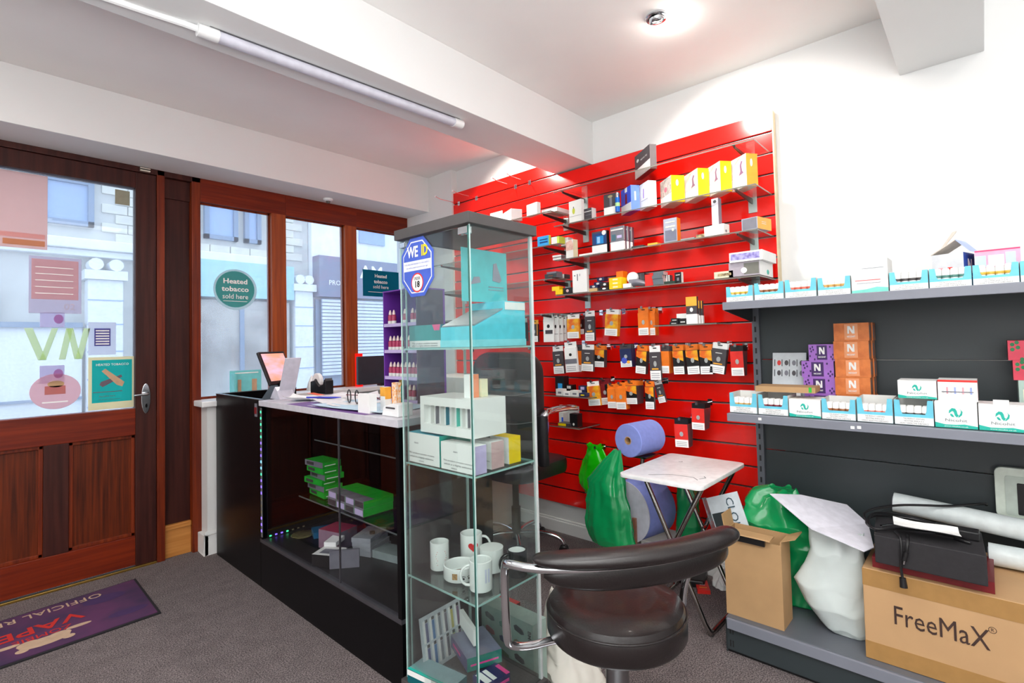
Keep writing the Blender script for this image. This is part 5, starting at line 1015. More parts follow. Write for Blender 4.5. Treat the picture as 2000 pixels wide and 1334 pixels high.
# --- hanging packs
PACKM = {}
ordn = {}
rowtxt = lambda zt: 'top row' if zt > 1.35 else ('second row' if zt > 1.15 else ('third row' if zt > .95 else 'lowest group'))
KT = {'white': 'white pouch', 'flame_tab': 'flame pack with white header', 'redblack': 'dark red and black pack', 'black_tab': 'black pack with white header', 'orange': 'plain orange coil pack', 'whitebadge': 'long white pack with grey band', 'orangeedge': 'orange pack seen edge on', 'flame': 'flame and black pack', 'blue': 'navy and blue night print pack', 'red': 'red coil pack', 'orangeyellow': 'black pack with yellow outline'}
def pack(x, yc, zt, w, h, kind, tilt, i):
    pw = w; pm = {'white': (W1, W1), 'flame_tab': (FLAME, W1), 'redblack': (DRED, DRED), 'black_tab': (DKG, W1), 'orange': (ORG, ORG), 'whitebadge': (W1, W1), 'orangeedge': (ORG, DKG), 'flame': (BLACKP, ORG), 'blue': (NAVY, DKG), 'red': (REDC, BLACKP), 'orangeyellow': (DKG, ORG2)}[kind]
    return pm
for n, (x, yc, zt, w, h, kind, tilt, stack, note) in enumerate(HANG):
    kk = (rowtxt(zt), kind); ordn.setdefault(kk, []).append(n)
tot = {k: len(v) for k, v in ordn.items()}
posn = ['leftmost', 'second', 'third', 'fourth', 'fifth', 'sixth']
for n, (x, yc, zt, w, h, kind, tilt, stack, note) in enumerate(HANG):
    body, head = pack(x, yc, zt, w, h, kind, tilt, 0); kk = (rowtxt(zt), kind); i0 = ordn[kk].index(n)
    base = '%s, %s on the wall' % (KT[kind], rowtxt(zt))
    if tot[kk] > 1: base += ', %s such' % posn[i0]
    if note: base = 'white pouch in the top row, ' + note
    if n >= len(HANG)-2: base = KT[kind]+' hanging behind the tall glass cabinet'
    hz = zt-.004
    hook(yc, hz, 2.705-(x-.02), 'hook of the '+base.replace(' hanging', '').replace(' on the wall', ''), STEEL)
    for s in range(stack):
        xx = x+s*.019
        if xx > 2.68: break
        t = thing('hanging_pack', base if s == 0 else base+(', %s behind it' % ('first', 'second', 'third', 'fourth')[s-1]), 'pack', (xx, yc, zt))
        t.rotation_euler = (math.radians(tilt+(s*1.5 if s else 0)), 0, 0)
        hd = h*.22
        q = MB().box(-.001, .001, -w/2, w/2, -hd, 0) ; obj('hang_tab', q, head, t, world=False)
        obj('hang_slot', MB().box(-.0016, -.001, -w*.16, w*.16, -hd*.42, -hd*.28), BLKTEXT, t, world=False)
        dpt = .015 if kind != 'white' else .006
        obj('pack_body', MB().cbox(-dpt/2-.001, dpt/2, -w/2, w/2, -h, -hd*.85, (0, 1, 1, 1, 1, 1)), [body, DKG if kind in ('flame', 'black_tab', 'red', 'redblack', 'orangeyellow') else body], t, world=False, bevel=.0008)
        f = -dpt/2-.0018
        if kind != 'white':
            obj('warning_label', MB().box(f, f+.0008, -w/2+.001, w/2-.001, -h+.001, -h+h*.27), W1, t, world=False)
            for r in range(3): obj('text_line', MB().box(f-.0003, f, -w*.38, w*.38, -h+h*(.06+r*.06), -h+h*(.075+r*.06)), MIDG, t, world=False)
        if s: continue
        if kind == 'flame': obj('flame_print', MB().prism([(-w/2+.002, -h*.48), (w/2-.002, -h*.36), (w/2-.002, -h*.2), (-w/2+.002, -h*.2)] if 0 else [(w/2-.001, -h*.40), (w/2-.001, -h*.2), (-w/2+.001, -h*.2), (-w/2+.001, -h*.56)], 'x', f, f+.0008), FLAME, t, world=False)
        if kind in ('flame', 'flame_tab', 'orange', 'red', 'black_tab', 'blue', 'redblack', 'orangeyellow'):
            obj('coil_picture', MB().prism(ell(-w*.02, -h*.53, w*.14, h*.085, 12), 'x', f-.0008, f), mat('coil_silver', (186, 190, 188), .3, .3), t, world=False)
        if kind == 'black_tab': obj('brand_line', MB().box(f-.0005, f, -w*.22, w*.22, -h*.34, -h*.315), W2, t, world=False); obj('amber_glow', MB().box(f-.0004, f, -w*.3, w*.3, -h*.70, -h*.66), ORG2, t, world=False)
        if kind == 'blue': obj('blue_glow', MB().prism(ell(.01, -h*.7, w*.25, h*.14, 10), 'x', f-.0005, f), mat('glow_violet', (70, 90, 200), .4), t, world=False); obj('orange_spark', MB().prism(ell(-w*.22, -h*.78, w*.14, h*.07, 8), 'x', f-.0009, f-.0004), ORG2, t, world=False)
        if kind == 'white': obj('emblem', MB().prism(ell(0, -h*.42, w*.14, h*.07, 10), 'x', f-.0005, f), BLKTEXT, t, world=False); obj('badge', MB().box(f-.0005, f, -w*.4, w*.3, -h*.70, -h*.56) if n == 0 else MB().box(f-.0005, f, -w*.4, w*.4, -h*.71, -h*.695), DKG, t, world=False)
        if kind == 'whitebadge': obj('grey_band', MB().box(f-.0005, f, -w/2, w/2, -h*.72, -h*.56), MIDG, t, world=False); obj('emblem', MB().prism(ell(0, -h*.42, w*.12, h*.05, 10), 'x', f-.0005, f), BLKTEXT, t, world=False)
        if kind == 'redblack': obj('black_side', MB().box(f-.0004, f, -w/2, -w*.1, -h*.7, -h*.22), BLACKP, t, world=False)
        if kind == 'orangeyellow': obj('yellow_outline', MB().box(f-.0004, f, -w*.48, -w*.40, -h*.7, -h*.2).box(f-.0004, f, w*.40, w*.48, -h*.7, -h*.2), ORG2, t, world=False)
# ---------------------------------------------------------------- folding table
ft = thing('folding_table', 'small white topped folding table with crossed chrome legs', 'table', (2.26, 1.03, 0))
def rrect(x0, x1, y0, y1, r, n=5):
    P = []
    for cx, cy, a0 in ((x1-r, y1-r, 0), (x0+r, y1-r, 90), (x0+r, y0+r, 180), (x1-r, y0+r, 270)):
        for k in range(n+1): a = math.radians(a0+90*k/n); P.append((cx+r*math.cos(a), cy+r*math.sin(a)))
    return P
obj('tabletop', MB().prism(rrect(2.005, 2.52, .845, 1.22, .03), 'z', .645, .662, 0, True), mat('table_white', (246, 246, 246), .3), ft, bevel=.003)
TUBE = mat('table_tube', (168, 164, 160), .2, 1, var=.03)
def uleg(name, ytop, ybot, xa, xb):
    r = .04; P = [(xa, ytop, .642), (xa, ybot+(ytop-ybot)*.06, .05), (xa+.012, ybot, .014), (xa+.04, ybot, .011), (xb-.04, ybot, .011), (xb-.012, ybot, .014), (xb, ybot+(ytop-ybot)*.06, .05), (xb, ytop, .642)]
    return obj(name, MB().sweep(P, .0105, 10), TUBE, ft)
uleg('leg_frame', 1.18, .895, 2.155, 2.47); uleg('leg_frame', .885, 1.20, 2.125, 2.50)
obj('pivot_bolt', MB().cyl((2.11, 1.035, .34), (2.17, 1.035, .34), .006), CHROME, ft); obj('pivot_bolt', MB().cyl((2.455, 1.035, .34), (2.52, 1.035, .34), .006), CHROME, ft)
obj('top_rail', MB().box(2.13, 2.50, 1.165, 1.185, .632, .645).box(2.13, 2.50, .875, .895, .632, .645), STEEL, ft)
for i, pts in enumerate(([(2.06, 1.10, .6625), (2.12, 1.02, .6627), (2.13, .93, .6625), (2.10, .90, .6625)], [(2.12, .90, .6625), (2.15, .885, .6626), (2.17, .90, .6625)], [(2.36, 1.10, .6625), (2.365, 1.085, .6627), (2.375, 1.09, .6625)])):
    obj('scuff_mark', MB().sweep(pts, (.002, .0004), 6), DKTEXT, ft)
# ---------------------------------------------------------------- blue rolls
def roll(name, label, c, r, L, axis_deg, holer=.02, tilt=0, mface=None, cat='paper roll'):
    t = thing(name, label, cat, c); t.rotation_euler = (0, math.radians(tilt), math.radians(axis_deg))
    obj('paper_body', MB().lathe([(holer, 0), (r-.003, 0), (r, .003), (r, L-.003), (r-.003, L), (holer, L), (holer, 0)], n=48, axis='x', caps=False), ROLLB, t, world=False)
    obj('cardboard_core', MB().lathe([(holer+.0005, -.0006), (holer-.003, -.001), (holer-.003, L), (holer+.0005, L), (holer+.0005, -.0006)], n=28, axis='x', caps=False), KRAFT, t, world=False)
    return t
roll('paper_roll', 'fat blue paper towel roll resting behind the folding table', (2.30, 1.335, .745), .083, .20, -8, .020)
RS = mat('pale_disc', (206, 206, 220), .5)
ds = thing('roll_stand', 'blue paper roll wound on a floor stand with pale round side plate', 'roll dispenser', (2.46, 1.36, 0))
MR = Matrix.Translation((2.35, 1.385, .375)) @ Matrix.Rotation(math.radians(-12), 4, 'Z')
obj('paper_body', MB().lathe([(0, 0), (.147, 0), (.150, .004), (.150, .2), (.147, .204), (0, .204)], n=48, axis='x').xf(MR), ROLLB, ds)
obj('side_plate', MB().lathe([(0, -.006), (.152, -.006), (.152, -.001), (0, -.001)], n=48, axis='x').xf(MR), RS, ds)
obj('stand_base', MB().sweep([(2.36, 1.28, .012), (2.56, 1.25, .012)], .012, 10).sweep([(2.38, 1.50, .012), (2.58, 1.46, .012)], .012, 10).sweep([(2.45, 1.27, .012), (2.47, 1.49, .012)], .012, 10).sweep([(2.46, 1.38, .012), (2.46, 1.38, .23)], .012, 10).sweep([(2.46, 1.36, .51), (2.46, 1.34, .655)], .011, 8).box(2.36, 2.5, 1.27, 1.40, .650, .658), TUBE, ds)
obj('wood_rail', MB().box(2.315, 2.327, 1.315, 1.335, .0, .36), mat('brown_rail', (150, 100, 80), .5), ds)
# ---------------------------------------------------------------- plastic bags
def bag(name, label, loc, prof, m, folds=7, amp=.12, seed=1, n=84, rot=0, cat='bag', twist=.6, top=True, crumple=.22):
    """prof rows: z, cx, cy, rx, ry"""
    rnd = random.Random(seed); ph = [rnd.uniform(0, 6.28) for _ in range(6)]
    rows = []; R = 44
    for i in range(R+1):
        t = i/R*(len(prof)-1); a = min(int(t), len(prof)-2); f = t-a; f = f*f*(3-2*f)
        rows.append([prof[a][k]*(1-f)+prof[a+1][k]*f for k in range(5)])
    vs = []
    for i, (z, cx, cy, rx, ry) in enumerate(rows):
        t = i/R
        for k in range(n):
            a = 2*math.pi*k/n
            q = 1+amp*(math.sin(folds*a+ph[0]+twist*t*3)*.55+math.sin((folds*2+1)*a+ph[1]-t*4)*.3+math.sin(3*a+ph[2]+t*5)*.35)*(0.35+.65*t)
            dz = .012*math.sin(5*a+ph[3])*(1 if 0 < i < R else .3)
            P = Vector((cx+rx*math.cos(a), cy+ry*math.sin(a), z)); S = Vector((seed*3.1, 0, 0))
            nz = noise.noise(P*11+S)*.9+(.5-abs(noise.noise(P*23+S)))*.55+noise.noise(P*48+S)*.18
            q += crumple*nz*(1 if i > 0 else .3)
            vs.append((cx+rx*q*math.cos(a), cy+ry*q*math.sin(a), max(0.001, z+dz*(.3+t*.7)+.02*crumple*noise.noise(P*17-S))))
    fs = [(i*n+k, i*n+(k+1) % n, (i+1)*n+(k+1) % n, (i+1)*n+k) for i in range(R) for k in range(n)]
    mb = MB().add(vs, fs, 0, True); mb.add(vs[:n], [tuple(range(n-1, -1, -1))], 0, True)
    if top: mb.add(vs[-n:], [tuple(range(n))], 0, True)
    o = obj(name, mb, m, loc=loc, rotz=math.radians(rot)); return tag(o, label, cat)
bag('plastic_bag', 'bright lime green plastic bag hanging on the red wall', (2.635, 1.745, .275), [(.0, .0, -.02, .018, .045), (.05, .0, .0, .025, .075), (.10, .0, .045, .03, .085), (.16, 0, .02, .035, .10), (.24, 0, -.01, .035, .105), (.29, 0, .005, .03, .07), (.325, 0, .01, .022, .05), (.345, 0, .01, .022, .055)], GREENL, 4, .16, 3)
hook(1.735, .607, .1, 'chrome hook carrying the lime green bag')
bag('plastic_bag', 'large emerald green plastic bag draped left of the blue roll stand', (2.245, 1.42, .225), [(.0, .0, -.015, .035, .115), (.03, .0, -.01, .045, .130), (.10, .0, .005, .05, .135), (.20, .0, .005, .05, .115), (.26, .0, .01, .045, .100), (.31, .01, .025, .04, .105), (.36, .01, .0, .03, .075), (.42, .015, -.02, .022, .045), (.47, .02, -.045, .010, .016)], GREENB, 7, .17, 8, crumple=.13)
hook(1.43, .607, .1, 'chrome bare hook behind the blue paper roll')
bag('plastic_bag', 'emerald green plastic bag hanging right of the blue roll stand', (2.575, 1.155, .18), [(.0, .0, .02, .03, .06), (.12, .0, .0, .04, .065), (.26, .0, .0, .04, .05), (.38, .0, .02, .025, .03), (.44, 0, .03, .012, .015)], GREENB, 4, .16, 5)
bag('plastic_bag', 'crumpled white plastic sack on the carpet beside the glass cabinet', (1.60, 1.22, .001), [(.0, .0, -.02, .10, .13), (.02, .0, -.02, .10, .12), (.06, .02, .01, .08, .09), (.14, .03, .05, .06, .07), (.22, .04, .07, .03, .045), (.26, .04, .08, .02, .02)], mat('cream_sack', (226, 222, 212), .45, var=.05, scale=6), 5, .16, 12)
# ---------------------------------------------------------------- bar stool
sx, sy = 1.322, .826
bs = thing('bar_stool', 'black vinyl round stool with chrome arms and a curved padded back in the foreground', 'stool', (sx, sy, 0))
obj('seat', MB().lathe([(0, .405), (.172, .405), (.192, .409), (.2, .420), (.2, .463), (.197, .476), (.190, .492), (.165, .504), (.11, .508), (0, .508)], (sx, sy, 0), 64), VINYL, bs)
obj('seat_piping', MB().sweep([(sx+.1975*math.cos(a), sy+.1975*math.sin(a), .475) for a in [2*math.pi*k/64 for k in range(65)]], .0035, 8), VINYL, bs)
obj('seat_plate', MB().lathe([(0, .395), (.150, .395), (.156, .405), (0, .405)], (sx, sy, 0), 40), STEEL, bs)
obj('column', MB().lathe([(.045, .02), (.035, .06), (.033, .35), (.055, .385), (.055, .396)], (sx, sy, 0), 28), STEEL, bs)
obj('stool_base', MB().lathe([(.0, 0), (.19, 0), (.195, .006), (.17, .016), (.05, .03), (0, .03)], (sx, sy, 0), 48), CHROME, bs)
arc = [(1.030, .905), (1.020, .835), (1.062, .765), (1.125, .700), (1.205, .640), (1.300, .588), (1.395, .556), (1.475, .552), (1.530, .585)]
arc = [(.985, .935), (1.005, .868), (1.050, .800), (1.115, .728), (1.195, .664), (1.290, .608), (1.385, .570), (1.462, .552), (1.515, .560)]
def smooth(P, n):
    out = []; K = len(P)
    for i in range(K-1):
        p0, p1, p2, p3 = (Vector(P[max(i-1, 0)]), Vector(P[i]), Vector(P[i+1]), Vector(P[min(i+2, K-1)]))
        for k in range(n):
            t = k/n; out.append(.5*((2*p1)+(p2-p0)*t+(2*p0-5*p1+4*p2-p3)*t*t+(3*p1-p0-3*p2+p3)*t**3))
    out.append(Vector(P[-1])); return out
A = smooth([(x+.004, y+.004, .700) for x, y in arc[1:]], 6); K = len(A)
def taper(i, K, e): t = i/(K-1); return max(.12, min(1, (1-abs(2*t-1)**e)**.5))
obj('back_pad', MB().sweep(A, [(.040*taper(i, K, 6), .024*taper(i, K, 4)) for i in range(K)], 20), VINYL, bs)
Bp = [p+Vector((.014, .018, -.052)) for p in A[3:-3]]; K = len(Bp)
obj('lower_back_pad', MB().sweep(Bp, [(.024*taper(i, K, 6), .038*taper(i, K, 3)) for i in range(K)], 20, pw=.8), VINYL, bs)
C1 = smooth([(x+.014, y+.012, .670) for x, y in arc], 6)
L0 = [(1.165, .925, .345), (1.075, .965, .35)]
P = [(sx-.10, sy+.08, .345), (1.13, .915, .345)]
tube = smooth([(sx-.08, sy+.06, .399), (1.185, .935, .399), (1.105, .975, .402), (1.055, .995, .420), (1.036, .992, .46), (1.024, .985, .60), (1.014, .972, .648), (1.003, .955, .668)], 6)
tube2 = smooth([(1.529, .572, .670), (1.542, .61, .662), (1.545, .66, .63), (1.54, .71, .50), (1.525, .72, .42), (1.48, .73, .401), (sx+.09, sy-.05, .399)], 6)
obj('arm_tube', MB().sweep(tube+C1[1:]+tube2[1:], .0115, 14), CHROME, bs)
# ---------------------------------------------------------------- office chair
oc = thing('office_chair', 'black padded office chair on a chrome five star base behind the glass cabinet', 'chair', (2.33, 2.13, 0))
LEA = mat('dark_leather', (34, 32, 35), .38, var=.12, scale=60, bump=.08)
BK = [(-.2, .0)]
def sel(y0, y1, z0, z1, r, n=8): return rrect(y0, y1, z0, z1, r, n)
obj('backrest', MB().prism(sel(1.765, 2.255, .55, 1.195, .12), 'x', 2.10, 2.19, 0, True), LEA, oc, bevel=.03)
for z in (.955, .80): obj('stitch_seam', MB().sweep(smooth([(2.098, 1.785, z+.025), (2.096, 1.9, z+.004), (2.095, 2.01, z), (2.096, 2.12, z+.004), (2.098, 2.235, z+.025)], 5), .003, 6), mat('seam_grey', (110, 106, 106), .5), oc)
obj('seat', MB().prism(rrect(2.10, 2.60, 1.88, 2.38, .12, 8), 'z', .46, .55, 0, True), LEA, oc, bevel=.028)
obj('gas_column', MB().lathe([(.028, .07), (.028, .26), (.020, .262), (.020, .40), (.045, .402), (.045, .46)], (2.33, 2.13, 0), 20), BLACKP, oc)
CASTM = MB().lathe([(0, -.012), (.02, -.012), (.026, -.006), (.026, .006), (.02, .012), (0, .012)], n=18, axis='y').mesh('caster_wheel', BLACKP)
for k in range(5):
    a = math.radians(-62+72*k); e = Vector((math.cos(a), math.sin(a), 0)); c = Vector((2.33, 2.13, 0))
    o = obj('base_spoke', MB().sweep(smooth([c+Vector((0, 0, .105)), c+e*.10+Vector((0, 0, .115)), c+e*.20+Vector((0, 0, .108)), c+e*.265+Vector((0, 0, .085)), c+e*.285+Vector((0, 0, .055))], 4), (.012, .012), 10), CHROME, oc)
    for s in (-.016, .016):
        q = bpy.data.objects.new('caster_wheel', CASTM); C.objects.link(q); q.parent = oc; q.location = e*.285+Vector((-e.y*s, e.x*s, .0265)); q.rotation_euler = (0, 0, a)
for y in (1.735,):
    obj('arm_rest', MB().sweep(smooth([(2.15, y+.02, .60), (2.13, y, .66), (2.13, y-.01, .80), (2.15, y, .87), (2.3, y, .88), (2.42, y, .87)], 4), (.022, .014), 10), CHROME, oc)
    obj('arm_pad', MB().sweep([(2.125, y+.0, .60), (2.10, y-.015, .70), (2.105, y-.01, .86)], (.030, .020), 12), LEA, oc)
obj('arm_rest', MB().sweep(smooth([(2.2, 2.30, .50), (2.2, 2.33, .66), (2.24, 2.33, .74), (2.42, 2.33, .74)], 4), (.018, .012), 10), BLACKP, oc)
# small things on the floor under the table
t = thing('floor_pouch', 'black pouch with white round logo lying on the carpet under the table', 'pouch', (2.62, 1.20, 0))
obj('pouch_body', MB().prism([(2.52, 1.16), (2.56, 1.08), (2.70, 1.12), (2.68, 1.24), (2.56, 1.26)], 'z', 0, .035), BLACKP, t, bevel=.008)
obj('logo_disc', MB().prism(ell(2.575, 1.195, .028, .028, 18), 'z', .035, .036), W1, t); obj('logo_slash', MB().box(2.565, 2.585, 1.175, 1.215, .036, .0368), BLKTEXT, t)
box_thing((2.52, 1.035, .0, .06, .11, .018, 30), 'small red card pack lying on the carpet under the table', 'pack', (REDC, DRED, REDC), 'card_pack', prints=[('p', 'T', .3, .5, .7, .9, W2), ('p', 'T', .2, .25, .8, .3, ORG2)])
bag('tissue_scrap', 'crumpled white tissue on the carpet under the table', (2.66, 1.02, .001), [(.0, 0, 0, .07, .05), (.03, 0, 0, .06, .05), (.06, 0, 0, .03, .03), (.075, 0, 0, .01, .01)], W1, 5, .3, 9, cat='tissue')
# ---------------------------------------------------------------- grey gondola shelving
gd = thing('gondola_shelving', 'grey steel gondola shelving unit against the right of the wall', 'shelving', (2.35, -.2, 0))
GY0, GY1 = -1.25, .81
obj('base_deck', MB().box(2.105, 2.60, GY0, GY1-.004, .128, .140), GRAYM, gd, bevel=.002)
obj('base_lip', MB().box(2.096, 2.106, GY0, GY1-.01, .098, .1375), GRAYL, gd, bevel=.002)
obj('kick_plate', MB().box(2.110, 2.122, GY0, GY1, .012, .112), GRAYD, gd); obj('kick_foot', MB().box(2.118, 2.13, GY0, GY1, 0, .02), BLACKP, gd)
obj('base_side', MB().box(2.110, 2.60, GY1-.006, GY1, .0, .128), GRAYD, gd, bevel=.002)
for z in (.025, .075): obj('side_slot', MB().box(2.1085, 2.1105, GY1-.020, GY1-.015, z, z+.025).box(2.1085, 2.1105, GY1-.03, GY1-.026, z, z+.025), BLKTEXT, gd)
zs = [.14, .325, .724, 1.141, 1.40]
for a, b in zip(zs, zs[1:]): obj('back_panel', MB().box(2.588, 2.60, GY0, GY1-.03, a+.0015, b-.0015), GRAYD, gd, bevel=.002)
for yy in (GY1, -.44):
    obj('upright', MB().box(2.568, 2.61, yy-.032, yy, 0, 1.40), GRAYM, gd, bevel=.001)
    q = MB()
    for k in range(24): q.box(2.5672, 2.5682, yy-.019, yy-.011, .17+k*.05, .195+k*.05)
    o = obj('upright_slots', q, BLKTEXT, gd); o['kind'] = 'stuff'
for z, x0 in ((.932, 2.215), (1.397, 2.210)):
    obj('shelf_board', MB().box(x0+.004, 2.585, GY0, GY1-.002, z-.012, z), GRAYM, gd); obj('shelf_front', MB().box(x0-.006, x0+.006, GY0, GY1, z-.033, z-.0005), GRAYL, gd, bevel=.002)
    obj('shelf_bracket', MB().prism([(x0+.01, z-.012), (2.585, z-.012), (2.585, z-.075), (2.53, z-.075), (x0+.01, z-.036)], 'y', GY1-.006, GY1-.002), GRAYD, gd)
    obj('shelf_bracket', MB().prism([(x0+.01, z-.012), (2.585, z-.012), (2.585, z-.075), (2.53, z-.075), (x0+.01, z-.036)], 'y', -.44, -.436), GRAYD, gd)
for y, z in ((.68, .917), (.365, .912), (.345, .914)): obj('sticker_scrap', MB().box(2.2082, 2.2092, y-.006, y+.006, z-.004, z+.006), W1, gd)
# ---- cartons on the gondola
TRC = mat('tray_cyan', (108, 200, 224), .45)
NS = [(-.5, -.30), (-.46, -.5), (-.28, -.52), (-.16, -.38), (-.08, -.05), (.10, -.40), (.22, -.55), (.34, -.50), (.46, -.22), (.50, .2), (.44, .44), (.28, .52), (.34, .30), (.30, 0), (.26, -.16), (.06, .30), (-.08, .52), (-.24, .56), (-.20, .36), (-.20, -.05), (-.26, -.26), (-.34, -.30), (-.42, -.24)]
NLOGO = [[(-.42, -.50), (-.22, -.50), (-.22, .12), (.14, -.5), (.42, -.5), (.42, .50), (.22, .5), (.22, -.12), (-.14, .5), (-.42, .5)]]
def swoosh(o, fr, cx, cy, s, m):
    O, U, V, a, b = fr; k = b/a
    parts = [[(-.55, -.12), (-.50, .22), (-.28, .46), (-.02, .42), (.10, .18), (.16, -.18), (.26, -.22), (.10, -.50), (-.06, -.30), (-.16, .10), (-.26, .16), (-.40, .02)],
             [(.55, .12), (.50, -.22), (.28, -.46), (.16, -.48), (.30, -.20), (.40, -.02), (.42, .22), (.30, .46)], [(-.42, -.30), (-.30, -.44), (-.12, -.46), (-.20, -.26), (-.30, -.14), (-.44, -.12)]]
    for p in parts: poly(o, fr, [(cx+u*s*k, cy+v*s) for u, v in p], m, 'logo_stroke')
def nico(dims, label, red=False, flap=True):
    x, y, z, w, d, h, r = dims
    o = box_thing(dims, label, 'box', (W1, W1, W1), 'nicotine_carton', 'white cartons on the grey shelving')
    fr = frame('L', w, d, h); O, U, V, a, b = fr
    swoosh(o, fr, .5, .60, .38, TEAL)
    text(o, 'Nicohit', mat('logo_grey', (120, 134, 136), .5), O+U*.5*a+V*.30*b+U.cross(V)*.0016, U, V, .16*b, fit=.055, bold=.0)
    poly(o, fr, [(0, 0), (1, 0), (1, .10), (.88, .12), (.7, .16), (.5, .13), (.25, .12), (0, .20)], TEAL, 'teal_wave')
    text(o, 'www.nicohit.co.uk', W1, O+U*.5*a+V*.065*b+U.cross(V)*.0022, U, V, .07*b, fit=.06)
    if flap: obj('open_flap', MB().box(.003, .0045, w*.35, w*.68, h, h+.018).box(.02, d-.01, .0, w, h, h+.0015), W1, o, world=False)
    return o
BRM = MB().lathe([(0, 0), (.0095, 0), (.0105, .002), (.0105, .03), (.0115, .032), (.0115, .037), (.0105, .039), (.010, .056), (.0085, .061), (0, .062)], n=12)
bm_cache = {}
def bottle(m):
    if m.name not in bm_cache:
        me = BRM.mesh('tray_bottle', [W1, m])
        for p in me.polygons:
            if .026 < sum(me.vertices[v].co.z for v in p.vertices)/len(p.vertices) < .039: p.material_index = 1
        bm_cache[m.name] = me
    return bm_cache[m.name]
def tray(dims, where, ringm, colour, short):
    x, y, z, w, d, h, r = dims; h = max(h, .066)
    t = thing('bottle_tray', 'cyan and white open tray carton, %s' % where, 'box', (x, y, z), math.radians(r), 'cyan tray cartons on the grey shelving')
    th = .0012; q = MB()
    hf = h*.42
    U = [(0, 0), (w, 0), (w, h*.97), (w*.86, h*.97), (w*.83, h*.55), (w*.79, hf), (w*.21, hf), (w*.17, h*.55), (w*.14, h*.97), (0, h*.97)]
    obj('tray_front', MB().prism(U, 'x', 0, th), TRC, t, world=False)
    obj('tray_sides', MB().box(th, d, 0, th, 0, h*.97).box(th, d, w-th, w, 0, h*.97).box(d-th, d, th, w-th, 0, h*.97).box(th, d-th, th, w-th, 0, th), W2, t, world=False)
    obj('white_band', MB().box(-.0006, 0, .0005, w-.0005, .0005, h*.30), W1, t, world=False)
    fr = frame('L', w, d, h); O, X, V, a, b = fr
    for i, s in enumerate(('THIS PRODUCT CONTAINS', 'NICOTINE WHICH IS A', 'HIGHLY ADDICTIVE SUBSTANCE')):
        text(t, s, DKTEXT, O+X*.5*a+V*(.24-.09*i)*b+X.cross(V)*.0012, X, V, .085*b, fit=(.058, .054, .078)[i])
    for row in range(2):
        for k in range(4):
            b = bpy.data.objects.new('bottle', bottle(ringm)); C.objects.link(b); b.location = (x+.0145+row*.0245, y+w*.2+k*w*.2, z+th+.0005)
            tag(b, 'bottle with %s ring, %s in the %s row of the tray %s' % (colour, ('rightmost', 'third', 'second', 'leftmost')[k], ('front', 'back')[row], short), 'bottle', 'bottles in the tray %s' % where)
    return t
RING = {'tan': mat('ring_tan', (206, 160, 90), .4), 'brown': mat('ring_brown', (150, 96, 60), .4), 'maroon': mat('ring_maroon', (120, 36, 50), .4), 'coral': mat('ring_coral', (220, 110, 90), .4), 'black': mat('ring_black', (70, 66, 66), .4), 'green': mat('ring_green', (80, 130, 120), .4), 'gold': mat('ring_gold', (214, 176, 70), .4)}
def dimsof(k, up=0): return tuple(D[k][:7])
info = [('gu0', 'leftmost on the upper shelf', 'gold'), ('gu1', 'second on the upper shelf', 'brown'), ('gu2', 'third on the upper shelf', 'coral'), ('gu3', 'fourth on the upper shelf', 'tan'), ('gu4', 'right of the tall white carton on the upper shelf', 'black'), ('gu5', 'under the blue ended carton on the upper shelf', 'green'), ('gu6', 'under the pink carton on the upper shelf', 'gold'), ('gu8', 'at the right photo edge on the upper shelf', 'tan'),
        ('gl0', 'leftmost on the lower shelf', 'tan'), ('gl1', 'second on the lower shelf', 'maroon'), ('gl3', 'right of the first white carton on the lower shelf', 'brown'), ('gl4', 'under the orange boxes on the lower shelf', 'coral'), ('gl5', 'under the white logo carton on the lower shelf', 'black')]
SH = ['far left above', 'second above', 'third above', 'fourth above', 'fifth above', 'sixth above', 'seventh above', 'far right above', 'far left below', 'second below', 'third below', 'fourth below', 'fifth below']
for (k, w_, c), sh in zip(info, SH): tray(dimsof(k), w_, RING[c], c, sh)
nico(dimsof('gl2'), 'white carton with teal swirl logo, between the cyan trays on the lower shelf', flap=False)
nico(dimsof('gl6'), 'white carton with teal swirl logo, second from right on the lower shelf'); nico(dimsof('gl7'), 'white carton with teal swirl logo at the right end of the lower shelf')
x, y, z, w, d, h, r = dimsof('gt1'); TZ = .934+dimsof('gl5')[5]
nico((2.262, y+.006, TZ+.001, w, .10, .062, 0), 'white logo carton raised behind the trays on the lower shelf', flap=False)
o = box_thing((2.262, D['gt2'][1]+.004, .9325+.0868, D['gt2'][3], .10, .070, 0), 'tall white carton with red rim and row of bottle pictures on the lower shelf', 'box', (W1, mat('pink_side', (226, 130, 140), .4), W1), 'bottle_carton', prints=[('p', 'L', 0, .90, 1, 1, REDC, 'red_rim')]+[('p', 'L', .12+i*.10, .34, .165+i*.10, .66, (W2, mat('pastel_rose', (226, 160, 170), .5), W2, mat('pastel_blue', (150, 166, 220), .5))[i % 4], 'bottle_picture') for i in range(8)]+[('p', 'L', .1, .42, .9, .46, MIDG)])
o = box_thing(dimsof('gu_w'), 'tall plain white carton with thin red line on the upper shelf', 'box', (mat('cool_white', (236, 240, 240), .5), W2, DKG), 'bottle_carton', prints=[('p', 'L', .1, .36, .8, .38, REDC), ('o', 'L', [(0, 0), (1, 0), (1, .12), (.7, .16), (.4, .10), (0, .08)], mat('pale_teal_wave', (120, 210, 196), .5)), ('p', 'L', .15, .28, .8, .29, MIDG), ('p', 'L', .3, .72, .9, .73, MIDG)])
